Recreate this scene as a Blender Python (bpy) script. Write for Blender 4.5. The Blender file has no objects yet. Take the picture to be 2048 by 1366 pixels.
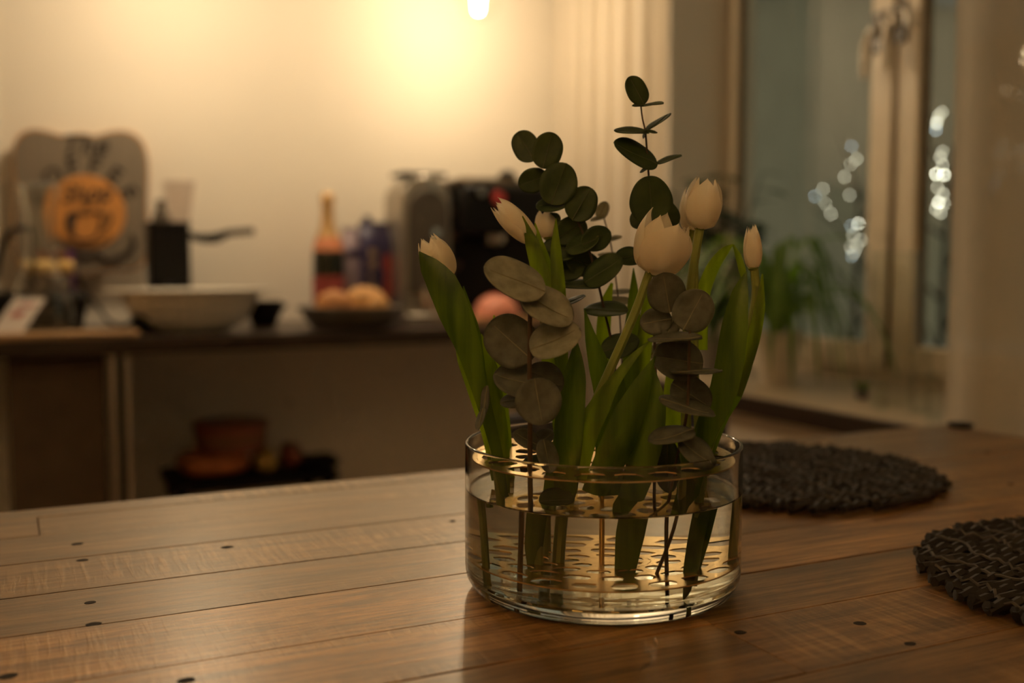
import bpy, bmesh, math, random
from mathutils import Vector, Matrix, Quaternion

# ------------------------------------------------------------------ camera, world, light, exposure
scene = bpy.context.scene
COL = scene.collection
YAW, PITCH, FPX = math.radians(25.7), math.radians(4.4), 2090.0
CAM = Vector((0.0, 0.0, 1.0))
cam_data = bpy.data.cameras.new('camera')
cam = bpy.data.objects.new('camera', cam_data)
COL.objects.link(cam)
cam.location = CAM
cam.rotation_euler = (math.pi / 2 - PITCH, 0.0, -YAW)
cam_data.sensor_width = 36.0
cam_data.lens = 36.0 * FPX / 2048.0
cam_data.clip_start = 0.02
cam_data.dof.use_dof = True
cam_data.dof.focus_distance = 0.775
cam_data.dof.aperture_fstop = 3.0
scene.camera = cam

world = bpy.data.worlds.new('night_sky')
scene.world = world
world.use_nodes = True
wbg = world.node_tree.nodes['Background']
wbg.inputs[0].default_value = (0.95, 0.84, 0.56, 1)
wbg.inputs[1].default_value = 0.20

BULB = Vector((1.3734, 3.10, 1.829))
BULB2 = Vector((0.465, 3.00, 1.85))
BULB_W = 20.5            # power of each pendant bulb
LAMP_RGB = (1.0, 0.75, 0.47)
FILL_L = 1200.0          # radiance of the added fill uplighter behind the camera
FILL_RGB = (1.0, 0.61, 0.25)

scene.view_settings.view_transform = 'Standard'
scene.view_settings.look = 'None'
scene.view_settings.exposure = 0.0
scene.view_settings.gamma = 1.0
scene.view_settings.use_curve_mapping = False
cy = scene.cycles
cy.max_bounces = 20
cy.diffuse_bounces = 3
cy.glossy_bounces = 5
cy.transmission_bounces = 20
cy.use_light_tree = False
cy.transparent_max_bounces = 16
cy.adaptive_threshold = 0.12
cy.adaptive_min_samples = 16
cy.caustics_reflective = True
cy.caustics_refractive = True
cy.blur_glossy = 0.3
cy.sample_clamp_indirect = 8.0
cy.use_denoising = True

rnd = random.Random(7)

# ------------------------------------------------------------------ placing helpers (photo pixel -> a point on a real plane)
CR = cam.rotation_euler.to_matrix()
RIGHT, UP, FWD = CR @ Vector((1, 0, 0)), CR @ Vector((0, 1, 0)), CR @ Vector((0, 0, -1))
def ray(px, py):
    return FWD + RIGHT * ((px - 1024) / FPX) + UP * ((683 - py) / FPX)
def onY(px, py, Y):
    d = ray(px, py); return CAM + d * (Y / d.y)
def onX(px, py, X):
    d = ray(px, py); return CAM + d * (X / d.x)
def onZ(px, py, z):
    d = ray(px, py); return CAM + d * ((z - 1.0) / d.z)
def dep(px, py, fwd):
    return CAM + ray(px, py) * fwd

# ------------------------------------------------------------------ materials
def nt(name):
    m = bpy.data.materials.new(name); m.use_nodes = True
    t = m.node_tree
    return m, t, t.nodes, t.links, t.nodes['Principled BSDF'], t.nodes['Material Output']

def simple(name, col, rough=0.5, metal=0.0, var=0.12, scale=18.0, bump=0.0, spec=0.5, coat=0.0, stretch=(1, 1, 1)):
    m, t, N, L, b, o = nt(name)
    tc = N.new('ShaderNodeTexCoord'); mp = N.new('ShaderNodeMapping')
    mp.inputs['Scale'].default_value = stretch
    no = N.new('ShaderNodeTexNoise'); no.inputs['Scale'].default_value = scale; no.inputs['Detail'].default_value = 5
    L.new(tc.outputs['Object'], mp.inputs[0]); L.new(mp.outputs[0], no.inputs['Vector'])
    rp = N.new('ShaderNodeValToRGB')
    c = Vector(col)
    rp.color_ramp.elements[0].position = 0.3; rp.color_ramp.elements[1].position = 0.7
    rp.color_ramp.elements[0].color = (*(c * (1 - var)), 1)
    rp.color_ramp.elements[1].color = (*[min(1, x * (1 + var)) for x in c], 1)
    L.new(no.outputs['Fac'], rp.inputs[0]); L.new(rp.outputs[0], b.inputs['Base Color'])
    b.inputs['Roughness'].default_value = rough; b.inputs['Metallic'].default_value = metal
    b.inputs['Specular IOR Level'].default_value = spec
    b.inputs['Coat Weight'].default_value = coat
    if bump:
        bp = N.new('ShaderNodeBump'); bp.inputs['Strength'].default_value = bump; bp.inputs['Distance'].default_value = 0.002
        L.new(no.outputs['Fac'], bp.inputs['Height']); L.new(bp.outputs[0], b.inputs['Normal'])
    return m

def leafy(name, col, col2, trans=0.35, rough=0.45, scale=60.0, stretch=(1, 1, 1), spec=0.35):
    m, t, N, L, b, o = nt(name)
    tc = N.new('ShaderNodeTexCoord'); mp = N.new('ShaderNodeMapping'); mp.inputs['Scale'].default_value = stretch
    no = N.new('ShaderNodeTexNoise'); no.inputs['Scale'].default_value = scale; no.inputs['Detail'].default_value = 6
    oi = N.new('ShaderNodeObjectInfo'); ad = N.new('ShaderNodeVectorMath'); ad.operation = 'ADD'
    L.new(tc.outputs['Object'], mp.inputs[0]); L.new(mp.outputs[0], ad.inputs[0]); L.new(oi.outputs['Random'], ad.inputs[1])
    L.new(ad.outputs[0], no.inputs['Vector'])
    rp = N.new('ShaderNodeValToRGB')
    rp.color_ramp.elements[0].position = 0.32; rp.color_ramp.elements[1].position = 0.68
    rp.color_ramp.elements[0].color = (*col, 1); rp.color_ramp.elements[1].color = (*col2, 1)
    L.new(no.outputs['Fac'], rp.inputs[0]); L.new(rp.outputs[0], b.inputs['Base Color'])
    b.inputs['Roughness'].default_value = rough; b.inputs['Specular IOR Level'].default_value = spec
    tr = N.new('ShaderNodeBsdfTranslucent'); hs = N.new('ShaderNodeHueSaturation')
    hs.inputs['Saturation'].default_value = 1.25; hs.inputs['Value'].default_value = 1.8
    L.new(rp.outputs[0], hs.inputs['Color']); L.new(hs.outputs[0], tr.inputs[0])
    mx = N.new('ShaderNodeMixShader'); mx.inputs[0].default_value = trans
    L.new(b.outputs[0], mx.inputs[1]); L.new(tr.outputs[0], mx.inputs[2]); L.new(mx.outputs[0], o.inputs[0])
    bp = N.new('ShaderNodeBump'); bp.inputs['Strength'].default_value = 0.15; bp.inputs['Distance'].default_value = 0.001
    L.new(no.outputs['Fac'], bp.inputs['Height']); L.new(bp.outputs[0], b.inputs['Normal'])
    return m

def glassmat(name, ior=1.45, tint=(1, 1, 1), rough=0.0):
    m, t, N, L, b, o = nt(name)
    g = N.new('ShaderNodeBsdfGlass'); g.inputs['IOR'].default_value = ior
    g.inputs['Roughness'].default_value = rough; g.inputs['Color'].default_value = (*tint, 1)
    L.new(g.outputs[0], o.inputs[0]); N.remove(b)
    return m

def thinglass(name, tint=(0.97, 0.98, 0.97), ior=1.45, boost=0.0):
    m, t, N, L, b, o = nt(name)
    N.remove(b)
    f = N.new('ShaderNodeFresnel'); f.inputs[0].default_value = ior
    ge = N.new('ShaderNodeNewGeometry'); fr = N.new('ShaderNodeMath'); fr.operation = 'SUBTRACT'; fr.inputs[0].default_value = 1.0
    L.new(ge.outputs['Backfacing'], fr.inputs[1])       # the inner face adds no second mirror
    fm = N.new('ShaderNodeMath'); fm.operation = 'MULTIPLY'
    L.new(f.outputs[0], fm.inputs[0]); L.new(fr.outputs[0], fm.inputs[1])
    a = N.new('ShaderNodeMath'); a.operation = 'ADD'; a.inputs[1].default_value = boost; a.use_clamp = True
    tr = N.new('ShaderNodeBsdfTransparent'); tr.inputs[0].default_value = (*tint, 1)
    gl = N.new('ShaderNodeBsdfGlossy'); gl.inputs['Roughness'].default_value = 0.02
    mx = N.new('ShaderNodeMixShader')
    L.new(fm.outputs[0], a.inputs[0]); L.new(a.outputs[0], mx.inputs[0]); L.new(tr.outputs[0], mx.inputs[1]); L.new(gl.outputs[0], mx.inputs[2])
    L.new(mx.outputs[0], o.inputs[0])
    return m

def emit(name, col, s):
    m, t, N, L, b, o = nt(name)
    e = N.new('ShaderNodeEmission'); e.inputs[0].default_value = (*col, 1); e.inputs[1].default_value = s
    L.new(e.outputs[0], o.inputs[0]); N.remove(b)
    return m

def sheer(name, col, see, trl=0.55):
    m, t, N, L, b, o = nt(name)
    N.remove(b)
    tc = N.new('ShaderNodeTexCoord'); no = N.new('ShaderNodeTexNoise'); no.inputs['Scale'].default_value = 220
    mp = N.new('ShaderNodeMapping'); mp.inputs['Scale'].default_value = (1, 1, 0.15)
    L.new(tc.outputs['Object'], mp.inputs[0]); L.new(mp.outputs[0], no.inputs['Vector'])
    rp = N.new('ShaderNodeValToRGB'); c = Vector(col)
    rp.color_ramp.elements[0].color = (*(c * 0.93), 1); rp.color_ramp.elements[1].color = (*c, 1)
    L.new(no.outputs['Fac'], rp.inputs[0])
    d = N.new('ShaderNodeBsdfDiffuse'); tl = N.new('ShaderNodeBsdfTranslucent'); tp = N.new('ShaderNodeBsdfTransparent')
    L.new(rp.outputs[0], d.inputs[0]); L.new(rp.outputs[0], tl.inputs[0])
    m1 = N.new('ShaderNodeMixShader'); m1.inputs[0].default_value = trl
    m2 = N.new('ShaderNodeMixShader'); m2.inputs[0].default_value = see
    L.new(d.outputs[0], m1.inputs[1]); L.new(tl.outputs[0], m1.inputs[2])
    L.new(m1.outputs[0], m2.inputs[1]); L.new(tp.outputs[0], m2.inputs[2]); L.new(m2.outputs[0], o.inputs[0])
    return m

def plank_mat():
    m, t, N, L, b, o = nt('reclaimed_wood')
    tc = N.new('ShaderNodeTexCoord'); oi = N.new('ShaderNodeObjectInfo')
    sc_ = N.new('ShaderNodeMath'); sc_.operation = 'MULTIPLY'; sc_.inputs[1].default_value = 37.0
    L.new(oi.outputs['Random'], sc_.inputs[0])
    ad = N.new('ShaderNodeVectorMath'); ad.operation = 'ADD'
    L.new(tc.outputs['Object'], ad.inputs[0]); L.new(sc_.outputs[0], ad.inputs[1])
    def noise(scale, stretch, detail=6, rough=0.6, dist=0.0):
        mp = N.new('ShaderNodeMapping'); mp.inputs['Scale'].default_value = stretch
        L.new(ad.outputs[0], mp.inputs[0])
        n = N.new('ShaderNodeTexNoise'); n.inputs['Scale'].default_value = scale; n.inputs['Detail'].default_value = detail
        n.inputs['Roughness'].default_value = rough; n.inputs['Distortion'].default_value = dist
        L.new(mp.outputs[0], n.inputs['Vector']); return n
    def ramp(src, p0, c0, p1, c1):
        r = N.new('ShaderNodeValToRGB'); r.color_ramp.elements[0].position = p0; r.color_ramp.elements[1].position = p1
        r.color_ramp.elements[0].color = (*c0, 1); r.color_ramp.elements[1].color = (*c1, 1)
        L.new(src, r.inputs[0]); return r
    def mix(kind, fac, a, c):
        x = N.new('ShaderNodeMix'); x.data_type = 'RGBA'; x.blend_type = kind
        if isinstance(fac, float): x.inputs[0].default_value = fac
        else: L.new(fac, x.inputs[0])
        L.new(a, x.inputs[6])
        if isinstance(c, tuple): x.inputs[7].default_value = (*c, 1)
        else: L.new(c, x.inputs[7])
        return x.outputs[2]
    grain = noise(26, (0.35, 7, 7), 8, 0.65, 0.4)
    broad = noise(4.5, (0.8, 4.0, 4.0), 4, 0.5, 0.8)
    fine = noise(240, (0.5, 3.5, 3.5), 3, 0.7)
    saw = noise(42, (4.2, 0.35, 1), 3, 0.5, 0.3)
    patch = noise(3.2, (0.9, 2.6, 2.6), 3, 0.5)
    blot = noise(13, (0.55, 4.5, 4.5), 6, 0.72, 0.6)
    base = ramp(broad.outputs['Fac'], 0.32, (0.17, 0.088, 0.034), 0.70, (0.42, 0.258, 0.118)).outputs[0]
    tone = oi.outputs['Color']
    c1 = mix('MULTIPLY', 1.0, base, tone)
    gr = ramp(grain.outputs['Fac'], 0.36, (0.30, 0.24, 0.18), 0.56, (1, 1, 1)).outputs[0]
    c2 = mix('MULTIPLY', 0.9, c1, gr)
    pm = ramp(patch.outputs['Fac'], 0.47, (0, 0, 0), 0.62, (1, 1, 1)).outputs[0]
    sw = ramp(saw.outputs['Fac'], 0.45, (0, 0, 0), 0.62, (1, 1, 1)).outputs[0]
    smask = mix('MULTIPLY', 1.0, pm, sw)
    half = N.new('ShaderNodeMath'); half.operation = 'MULTIPLY'; half.inputs[1].default_value = 0.55
    L.new(smask, half.inputs[0])
    c3 = mix('MIX', half.outputs[0], c2, (0.54, 0.36, 0.18))
    bl = ramp(blot.outputs['Fac'], 0.40, (0.26, 0.21, 0.16), 0.55, (1, 1, 1)).outputs[0]
    c4 = mix('MULTIPLY', 0.75, c3, bl)
    L.new(c4, b.inputs['Base Color'])
    rr = N.new('ShaderNodeMapRange'); rr.inputs[3].default_value = 0.32; rr.inputs[4].default_value = 0.50
    L.new(blot.outputs['Fac'], rr.inputs[0]); L.new(rr.outputs[0], b.inputs['Roughness'])
    b.inputs['Specular IOR Level'].default_value = 0.7
    b.inputs['Coat Weight'].default_value = 0.55; b.inputs['Coat Roughness'].default_value = 0.31; b.inputs['Coat IOR'].default_value = 1.6
    b.inputs['Coat Tint'].default_value = (1.0, 0.84, 0.60, 1); b.inputs['Specular Tint'].default_value = (1.0, 0.82, 0.56, 1)
    hsum = N.new('ShaderNodeMath'); hsum.operation = 'ADD'
    L.new(grain.outputs['Fac'], hsum.inputs[0])
    f2 = N.new('ShaderNodeMath'); f2.operation = 'MULTIPLY'; f2.inputs[1].default_value = 0.55
    L.new(fine.outputs['Fac'], f2.inputs[0]); L.new(f2.outputs[0], hsum.inputs[1])
    h2 = N.new('ShaderNodeMath'); h2.operation = 'MULTIPLY_ADD'; h2.inputs[1].default_value = 0.5
    L.new(smask, h2.inputs[0]); L.new(hsum.outputs[0], h2.inputs[2])
    bp = N.new('ShaderNodeBump'); bp.inputs['Strength'].default_value = 0.75; bp.inputs['Distance'].default_value = 0.0013
    L.new(h2.outputs[0], bp.inputs['Height']); L.new(bp.outputs[0], b.inputs['Normal'])
    return m

M = {
    'wall': simple('painted_wall', (0.80, 0.735, 0.63), 0.75, var=0.02, scale=3, bump=0.02),
    'trim': simple('painted_trim', (0.82, 0.77, 0.68), 0.45, var=0.02),
    'frame': simple('window_paint', (0.74, 0.64, 0.48), 0.42, var=0.05, scale=9),
    'ceiling': simple('ceiling_paint', (0.82, 0.79, 0.74), 0.8, var=0.02),
    'floor': simple('floor_boards', (0.28, 0.17, 0.09), 0.45, var=0.25, scale=9, stretch=(0.3, 4, 1)),
    'plank': plank_mat(),
    'tablewood': simple('table_frame_wood', (0.25, 0.15, 0.075), 0.5, var=0.25, scale=20, stretch=(0.3, 3, 3)),
    'hole': simple('nail_hole_dark', (0.018, 0.011, 0.007), 0.85, var=0.3, scale=200),
    'counter': simple('dark_laminate', (0.045, 0.030, 0.022), 0.33, var=0.2, scale=30, stretch=(0.3, 3, 3)),
    'darkcab': simple('dark_cabinet', (0.10, 0.066, 0.042), 0.55, var=0.15),
    'steel': simple('brushed_steel', (0.62, 0.58, 0.52), 0.3, 1.0, var=0.08, scale=60, stretch=(1, 1, 0.1)),
    'chrome': simple('chrome', (0.80, 0.78, 0.74), 0.12, 1.0, var=0.03),
    'black': simple('black_plastic', (0.005, 0.0045, 0.004), 0.45, var=0.2, spec=0.25),
    'blackmatte': simple('black_matte', (0.006, 0.005, 0.0045), 0.7, var=0.25, spec=0.25),
    'mat': simple('seagrass_black', (0.020, 0.0165, 0.014), 0.62, var=0.45, scale=120),
    'matstitch': simple('mat_stitch', (0.095, 0.080, 0.066), 0.75, var=0.3, scale=120),
    'glass': glassmat('clear_glass', 1.47, (0.985, 0.99, 0.98)),
    'water': glassmat('water', 1.33, (0.985, 0.99, 0.97)),
    'thin': thinglass('thin_glass'),
    'pane': thinglass('window_glass', (0.93, 0.96, 0.95), 1.5),
    'brass': simple('brass', (0.83, 0.58, 0.24), 0.24, 1.0, var=0.10, scale=70, bump=0.03),
    'tleaf': leafy('tulip_leaf', (0.045, 0.080, 0.012), (0.125, 0.185, 0.026), 0.38, 0.38, 95, (1, 1, 0.05)),
    'tleaf2': leafy('tulip_leaf_backlit', (0.105, 0.155, 0.016), (0.20, 0.28, 0.034), 0.50, 0.42, 95, (1, 1, 0.05)),  # paler green, backlight partly put into the leaf colour
    'tstem': leafy('tulip_stem', (0.23, 0.27, 0.055), (0.32, 0.35, 0.085), 0.15, 0.45, 40, (1, 1, 0.1)),
    'petal': leafy('tulip_petal', (0.80, 0.73, 0.60), (0.88, 0.82, 0.70), 0.26, 0.5, 50, (1, 1, 0.15), 0.25),
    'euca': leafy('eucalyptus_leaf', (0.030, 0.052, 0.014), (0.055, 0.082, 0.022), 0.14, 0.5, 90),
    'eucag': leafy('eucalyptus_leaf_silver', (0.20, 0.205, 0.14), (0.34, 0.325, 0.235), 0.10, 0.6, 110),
    'midrib': simple('leaf_midrib', (0.22, 0.20, 0.11), 0.6, var=0.1),
    'estem': simple('eucalyptus_stem', (0.085, 0.048, 0.022), 0.6, var=0.3, scale=90),
    'sill': simple('sill_tan_sheen', (0.42, 0.33, 0.22), 0.45, var=0.1, scale=8),  # tan stands in for the grazing reflection on the laminate top
    'darkmetal': simple('dark_latch_metal', (0.055, 0.042, 0.030), 0.35, 0.3, var=0.2),
    'midribdark': simple('leaf_midrib_dark', (0.07, 0.085, 0.03), 0.6, var=0.1),
    'potpaint': simple('pot_ceramic', (0.66, 0.58, 0.47), 0.55, var=0.05),
    'soil': simple('potting_soil', (0.03, 0.02, 0.012), 0.9, var=0.5, scale=150, bump=0.3),
    'spider': leafy('spider_plant_leaf', (0.06, 0.13, 0.02), (0.17, 0.26, 0.07), 0.35, 0.45, 30, (1, 1, 0.1)),
    'ficus': leafy('house_plant_leaf', (0.016, 0.036, 0.009), (0.035, 0.065, 0.016), 0.2, 0.4, 30),
    'sheer': sheer('sheer_curtain', (0.88, 0.82, 0.72), 0.05),
    'sheer2': sheer('sheer_curtain_thin', (0.78, 0.68, 0.54), 0.08, 0.45),
    'slate': simple('slate_fabric', (0.058, 0.062, 0.085), 0.85, var=0.2, scale=140, bump=0.2),
    'signgrey': simple('sign_grey_wood', (0.20, 0.16, 0.115), 0.65, var=0.14, scale=14, stretch=(5, 1, 0.5)),
    'signedge': simple('sign_raw_edge', (0.50, 0.27, 0.11), 0.7, var=0.2),
    'signorange': simple('sign_orange', (0.56, 0.24, 0.055), 0.6, var=0.1),
    'ink': simple('dark_paint', (0.028, 0.020, 0.015), 0.7, var=0.2),
    'ceramic': simple('white_ceramic', (0.74, 0.69, 0.60), 0.28, var=0.03),
    'stone': simple('grey_stoneware', (0.17, 0.15, 0.125), 0.4, var=0.1),
    'bun': simple('baked_crust', (0.45, 0.19, 0.055), 0.55, var=0.35, scale=40, bump=0.3),
    'bunpale': simple('baked_crust_pale', (0.56, 0.29, 0.09), 0.55, var=0.3, scale=40, bump=0.3),
    'salmon': simple('salmon_skin', (0.80, 0.30, 0.20), 0.45, var=0.12, scale=12),
    'board': simple('board_wood', (0.46, 0.27, 0.12), 0.5, var=0.2, scale=14, stretch=(0.4, 4, 4)),
    'foil': simple('gold_foil', (0.66, 0.42, 0.19), 0.36, 0.6, var=0.2, scale=80, bump=0.25),
    'coral': simple('coral_label', (0.66, 0.25, 0.12), 0.5, var=0.1),
    'redlabel': simple('red_label', (0.33, 0.055, 0.045), 0.5, var=0.15),
    'bottle': simple('dark_bottle', (0.012, 0.012, 0.006), 0.12, var=0.1, spec=0.6),
    'navy': simple('navy_print', (0.030, 0.022, 0.075), 0.4, var=0.2),
    'lilac': simple('lilac_print', (0.30, 0.23, 0.27), 0.45, var=0.1),
    'paleprint': simple('pale_print', (0.36, 0.25, 0.16), 0.5, var=0.5, scale=90),
    'grease': simple('grey_machine', (0.10, 0.082, 0.062), 0.35, 0.2, var=0.1),
    'silver': simple('silver_plastic', (0.40, 0.36, 0.30), 0.3, 0.7, var=0.06),
    'brownbox': simple('brown_card', (0.16, 0.065, 0.03), 0.6, var=0.2),
    'creambox': simple('cream_box', (0.72, 0.47, 0.16), 0.55, var=0.12, scale=30),
    'purple': simple('purple_tape', (0.13, 0.02, 0.15), 0.5, var=0.1),
    'card': simple('white_card', (0.78, 0.72, 0.68), 0.6, var=0.03),
    'redprint': simple('red_print', (0.58, 0.16, 0.16), 0.6, var=0.2, scale=60),
    'red': simple('red_plastic', (0.62, 0.075, 0.065), 0.4, var=0.1),
    'redtub': simple('red_tub', (0.20, 0.055, 0.030), 0.45, var=0.25, scale=25),
    'orangebag': simple('orange_bag', (0.42, 0.13, 0.04), 0.5, var=0.3, scale=25),
    'yellowbag': simple('yellow_bag', (0.45, 0.30, 0.08), 0.5, var=0.3, scale=25),
    'smoke': thinglass('smoky_plastic', (0.84, 0.80, 0.78), 1.4),
    'cream': simple('cream_enamel', (0.82, 0.74, 0.60), 0.3, var=0.03),
    'bronze': simple('aged_metal', (0.16, 0.12, 0.075), 0.35, 0.8, var=0.2),
    'bulbcore': emit('bulb_core', LAMP_RGB, 60.0),
    'fill_bulb': emit('fill_uplighter_bulb', FILL_RGB, FILL_L),
    'snow': simple('snow', (0.60, 0.66, 0.72), 0.9, var=0.08, scale=2),
    'bark': simple('bark', (0.04, 0.03, 0.022), 0.9, var=0.3),
    'lightA': emit('fairy_bright', (1.0, 0.93, 0.72), 38.0),
    'lightB': emit('fairy_soft', (1.0, 0.90, 0.66), 13.0),
    'lightC': emit('fairy_cool', (0.80, 0.95, 1.0), 8.0),
    'facade': simple('dim_facade', (0.62, 0.60, 0.50), 0.9, var=0.06, scale=1.5),
    'roof': simple('snowy_roof', (0.55, 0.60, 0.66), 0.9, var=0.1, scale=2),
    'euca_shade': leafy('eucalyptus_leaf_shaded', (0.080, 0.085, 0.058), (0.15, 0.15, 0.105), 0.10, 0.6, 110),  # darker copy of the silver leaf, shade put into the colour
}

for k in ('lightA', 'lightB', 'lightC'):
    M[k].cycles.emission_sampling = 'NONE'      # too dim to light anything, seen directly only

# ------------------------------------------------------------------ mesh helpers
class G:
    def __init__(s): s.v, s.f = [], []
    def add(s, vs, fs):
        k = len(s.v); s.v += [Vector(p) for p in vs]; s.f += [tuple(i + k for i in f) for f in fs]; return s
    def box(s, lo, hi):
        x0, y0, z0 = lo; x1, y1, z1 = hi
        return s.add([(x0,y0,z0),(x1,y0,z0),(x1,y1,z0),(x0,y1,z0),(x0,y0,z1),(x1,y0,z1),(x1,y1,z1),(x0,y1,z1)],
                     [(0,3,2,1),(4,5,6,7),(0,1,5,4),(1,2,6,5),(2,3,7,6),(3,0,4,7)])
    def lathe(s, prof, c=(0, 0, 0), n=40, closed=False, mat=None):
        c = Vector(c); vs, fs, rings = [], [], []
        for r, z in prof:
            ring = []
            for i in range(n if r > 1e-6 else 1):
                a = 2 * math.pi * i / n
                p = Vector((r * math.cos(a), r * math.sin(a), z))
                if mat: p = mat @ p
                ring.append(len(vs)); vs.append(c + p)
            rings.append(ring)
        m = len(prof)
        for j in range(m if closed else m - 1):
            A, B = rings[j], rings[(j + 1) % m]
            for i in range(n):
                i2 = (i + 1) % n
                if len(A) == 1 and len(B) == 1: break
                if len(A) == 1: fs.append((A[0], B[i2], B[i]))
                elif len(B) == 1: fs.append((A[i], A[i2], B[0]))
                else: fs.append((A[i], A[i2], B[i2], B[i]))
        if not closed:
            if len(rings[0]) > 1: fs.append(tuple(reversed(rings[0])))
            if len(rings[-1]) > 1: fs.append(tuple(rings[-1]))
        return s.add(vs, fs)
    def tube(s, pts, rad, n=8):
        pts = [Vector(p) for p in pts]; m = len(pts)
        if not isinstance(rad, (list, tuple)): rad = [rad] * m
        vs, fs = [], []; ref = None
        for i, p in enumerate(pts):
            t = (pts[min(i+1, m-1)] - pts[max(i-1, 0)]).normalized()
            if ref is None:
                ref = t.orthogonal().normalized()
            ref = (ref - t * ref.dot(t)).normalized(); b = t.cross(ref)
            for k in range(n):
                a = 2 * math.pi * k / n
                vs.append(p + (ref * math.cos(a) + b * math.sin(a)) * rad[i])
        for i in range(m - 1):
            for k in range(n):
                k2 = (k + 1) % n
                fs.append((i*n+k, i*n+k2, (i+1)*n+k2, (i+1)*n+k))
        fs.append(tuple(reversed(range(n)))); fs.append(tuple((m-1)*n+k for k in range(n)))
        return s.add(vs, fs)
    def sheet(s, rows):
        m, n = len(rows), len(rows[0]); vs = [p for r in rows for p in r]; fs = []
        for i in range(m - 1):
            for k in range(n - 1):
                fs.append((i*n+k, i*n+k+1, (i+1)*n+k+1, (i+1)*n+k))
        return s.add(vs, fs)
    def prism(s, poly, depth_vec):
        d = Vector(depth_vec); n = len(poly); a = [Vector(p) for p in poly]
        return s.add(a + [p + d for p in a], [tuple(range(n)), tuple(reversed(range(n, 2*n)))] +
                     [(i, i + n, (i+1) % n + n, (i+1) % n) for i in range(n)])

def spline(pts, n):
    pts = [Vector(p) for p in pts]; m = len(pts)
    ext = [pts[0] * 2 - pts[1]] + pts + [pts[-1] * 2 - pts[-2]]
    out = []
    for i in range(n):
        u = (m - 1) * i / (n - 1); k = min(int(u), m - 2); t = u - k
        p0, p1, p2, p3 = ext[k], ext[k+1], ext[k+2], ext[k+3]
        out.append(0.5 * ((2*p1) + (p2-p0)*t + (2*p0-5*p1+4*p2-p3)*t*t + (-p0+3*p1-3*p2+p3)*t**3))
    return out
def lerp1(vals, n):
    m = len(vals); out = []
    for i in range(n):
        u = (m - 1) * i / (n - 1); k = min(int(u), m - 2); t = u - k
        out.append(vals[k] * (1 - t) + vals[k+1] * t)
    return out

ORG = {}
def mesh_from(name, g, mat, off, smooth):
    me = bpy.data.meshes.new(name)
    me.from_pydata([tuple(p - off) for p in g.v], [], g.f)
    bm = bmesh.new(); bm.from_mesh(me); bmesh.ops.recalc_face_normals(bm, faces=bm.faces); bm.to_mesh(me); bm.free()
    me.materials.append(M[mat])
    if smooth:
        for p in me.polygons: p.use_smooth = True
    return me
def mods(o, bevel, solid, sub):
    if solid:
        k = o.modifiers.new('thickness', 'SOLIDIFY'); k.thickness = solid; k.offset = 0
    if bevel:
        k = o.modifiers.new('bevel', 'BEVEL'); k.width = bevel; k.segments = 2; k.limit_method = 'ANGLE'; k.angle_limit = math.radians(40)
    if sub:
        k = o.modifiers.new('subdiv', 'SUBSURF'); k.levels = sub; k.render_levels = sub
def tag(o, label, cat, group=None):
    o['label'] = label; o['category'] = cat
    if group: o['group'] = group
    return o
def thing(name, loc, label, cat, group=None):
    o = bpy.data.objects.new(name, None); COL.objects.link(o); o.location = Vector(loc)
    o.empty_display_size = 0.05
    ORG[o] = Vector(loc)
    return tag(o, label, cat, group)
def part(name, g, mat, parent, bevel=0, solid=0, sub=0, smooth=True, label=None):
    off = ORG[parent]
    o = bpy.data.objects.new(name, mesh_from(name, g, mat, off, smooth)); COL.objects.link(o)
    o.parent = parent; ORG[o] = off
    mods(o, bevel, solid, sub)
    if label: o['label'] = label
    if smooth and bevel == 0 and sub == 0 and not solid: autosmooth(o)
    elif bevel: autosmooth(o)
    return o
def single(name, g, mat, loc, label, cat, group=None, bevel=0, solid=0, sub=0, smooth=True):
    off = Vector(loc)
    o = bpy.data.objects.new(name, mesh_from(name, g, mat, off, smooth)); COL.objects.link(o)
    o.location = off; ORG[o] = off
    mods(o, bevel, solid, sub); autosmooth(o)
    return tag(o, label, cat, group)
def struct(name, g, mat, parent=None, bevel=0, smooth=False):
    if parent: return part(name, g, mat, parent, bevel=bevel, smooth=smooth)
    o = bpy.data.objects.new(name, mesh_from(name, g, mat, Vector(), smooth)); COL.objects.link(o)
    ORG[o] = Vector(); o['kind'] = 'structure'
    mods(o, bevel, 0, 0)
    return o
def autosmooth(o, ang=38):
    me = o.data
    if not any(p.use_smooth for p in me.polygons): return
    bm = bmesh.new(); bm.from_mesh(me)
    for e in bm.edges:
        if len(e.link_faces) == 2 and e.calc_face_angle(0) > math.radians(ang): e.smooth = False
    bm.to_mesh(me); bm.free()

# ================================================================== THE ROOM
YB, XW, XG = 3.5, 1.90, 2.12          # back wall, window wall, window plane
struct('floor', G().box((-2.4, -2.6, -0.05), (2.2, YB + 0.1, 0)), 'floor')
struct('ceiling', G().box((-2.4, -2.6, 2.5), (2.2, YB + 0.1, 2.55)), 'ceiling')
struct('wall_back', G().box((-2.4, YB, 0), (XW, YB + 0.1, 2.5)), 'wall')
struct('wall_left', G().box((-2.5, -2.6, 0), (-2.4, YB + 0.1, 2.5)), 'wall')
struct('wall_front', G().box((-2.4, -2.7, 0), (2.2, -2.6, 2.5)), 'wall')
YL, YR, ZS, ZT = 2.804, 0.55, 0.68, 2.25   # window opening
g = G().box((XW, YL, 0), (XG + 0.12, YB + 0.1, 2.5)).box((XW, -2.6, 0), (XG + 0.12, YR, 2.5))
g.box((XW, YR, 0), (XG + 0.12, YL, ZS - 0.045)).box((XW, YR, ZT), (XG + 0.12, YL, 2.5))
struct('wall_right', g, 'wall')
struct('trim_1', G().box((-0.16, YB - 0.022, 0), (-0.045, YB - 0.0005, 2.3)).box((-0.045, YB - 0.012, 0), (-0.012, YB - 0.0005, 2.3)), 'trim', bevel=0.004)
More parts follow.
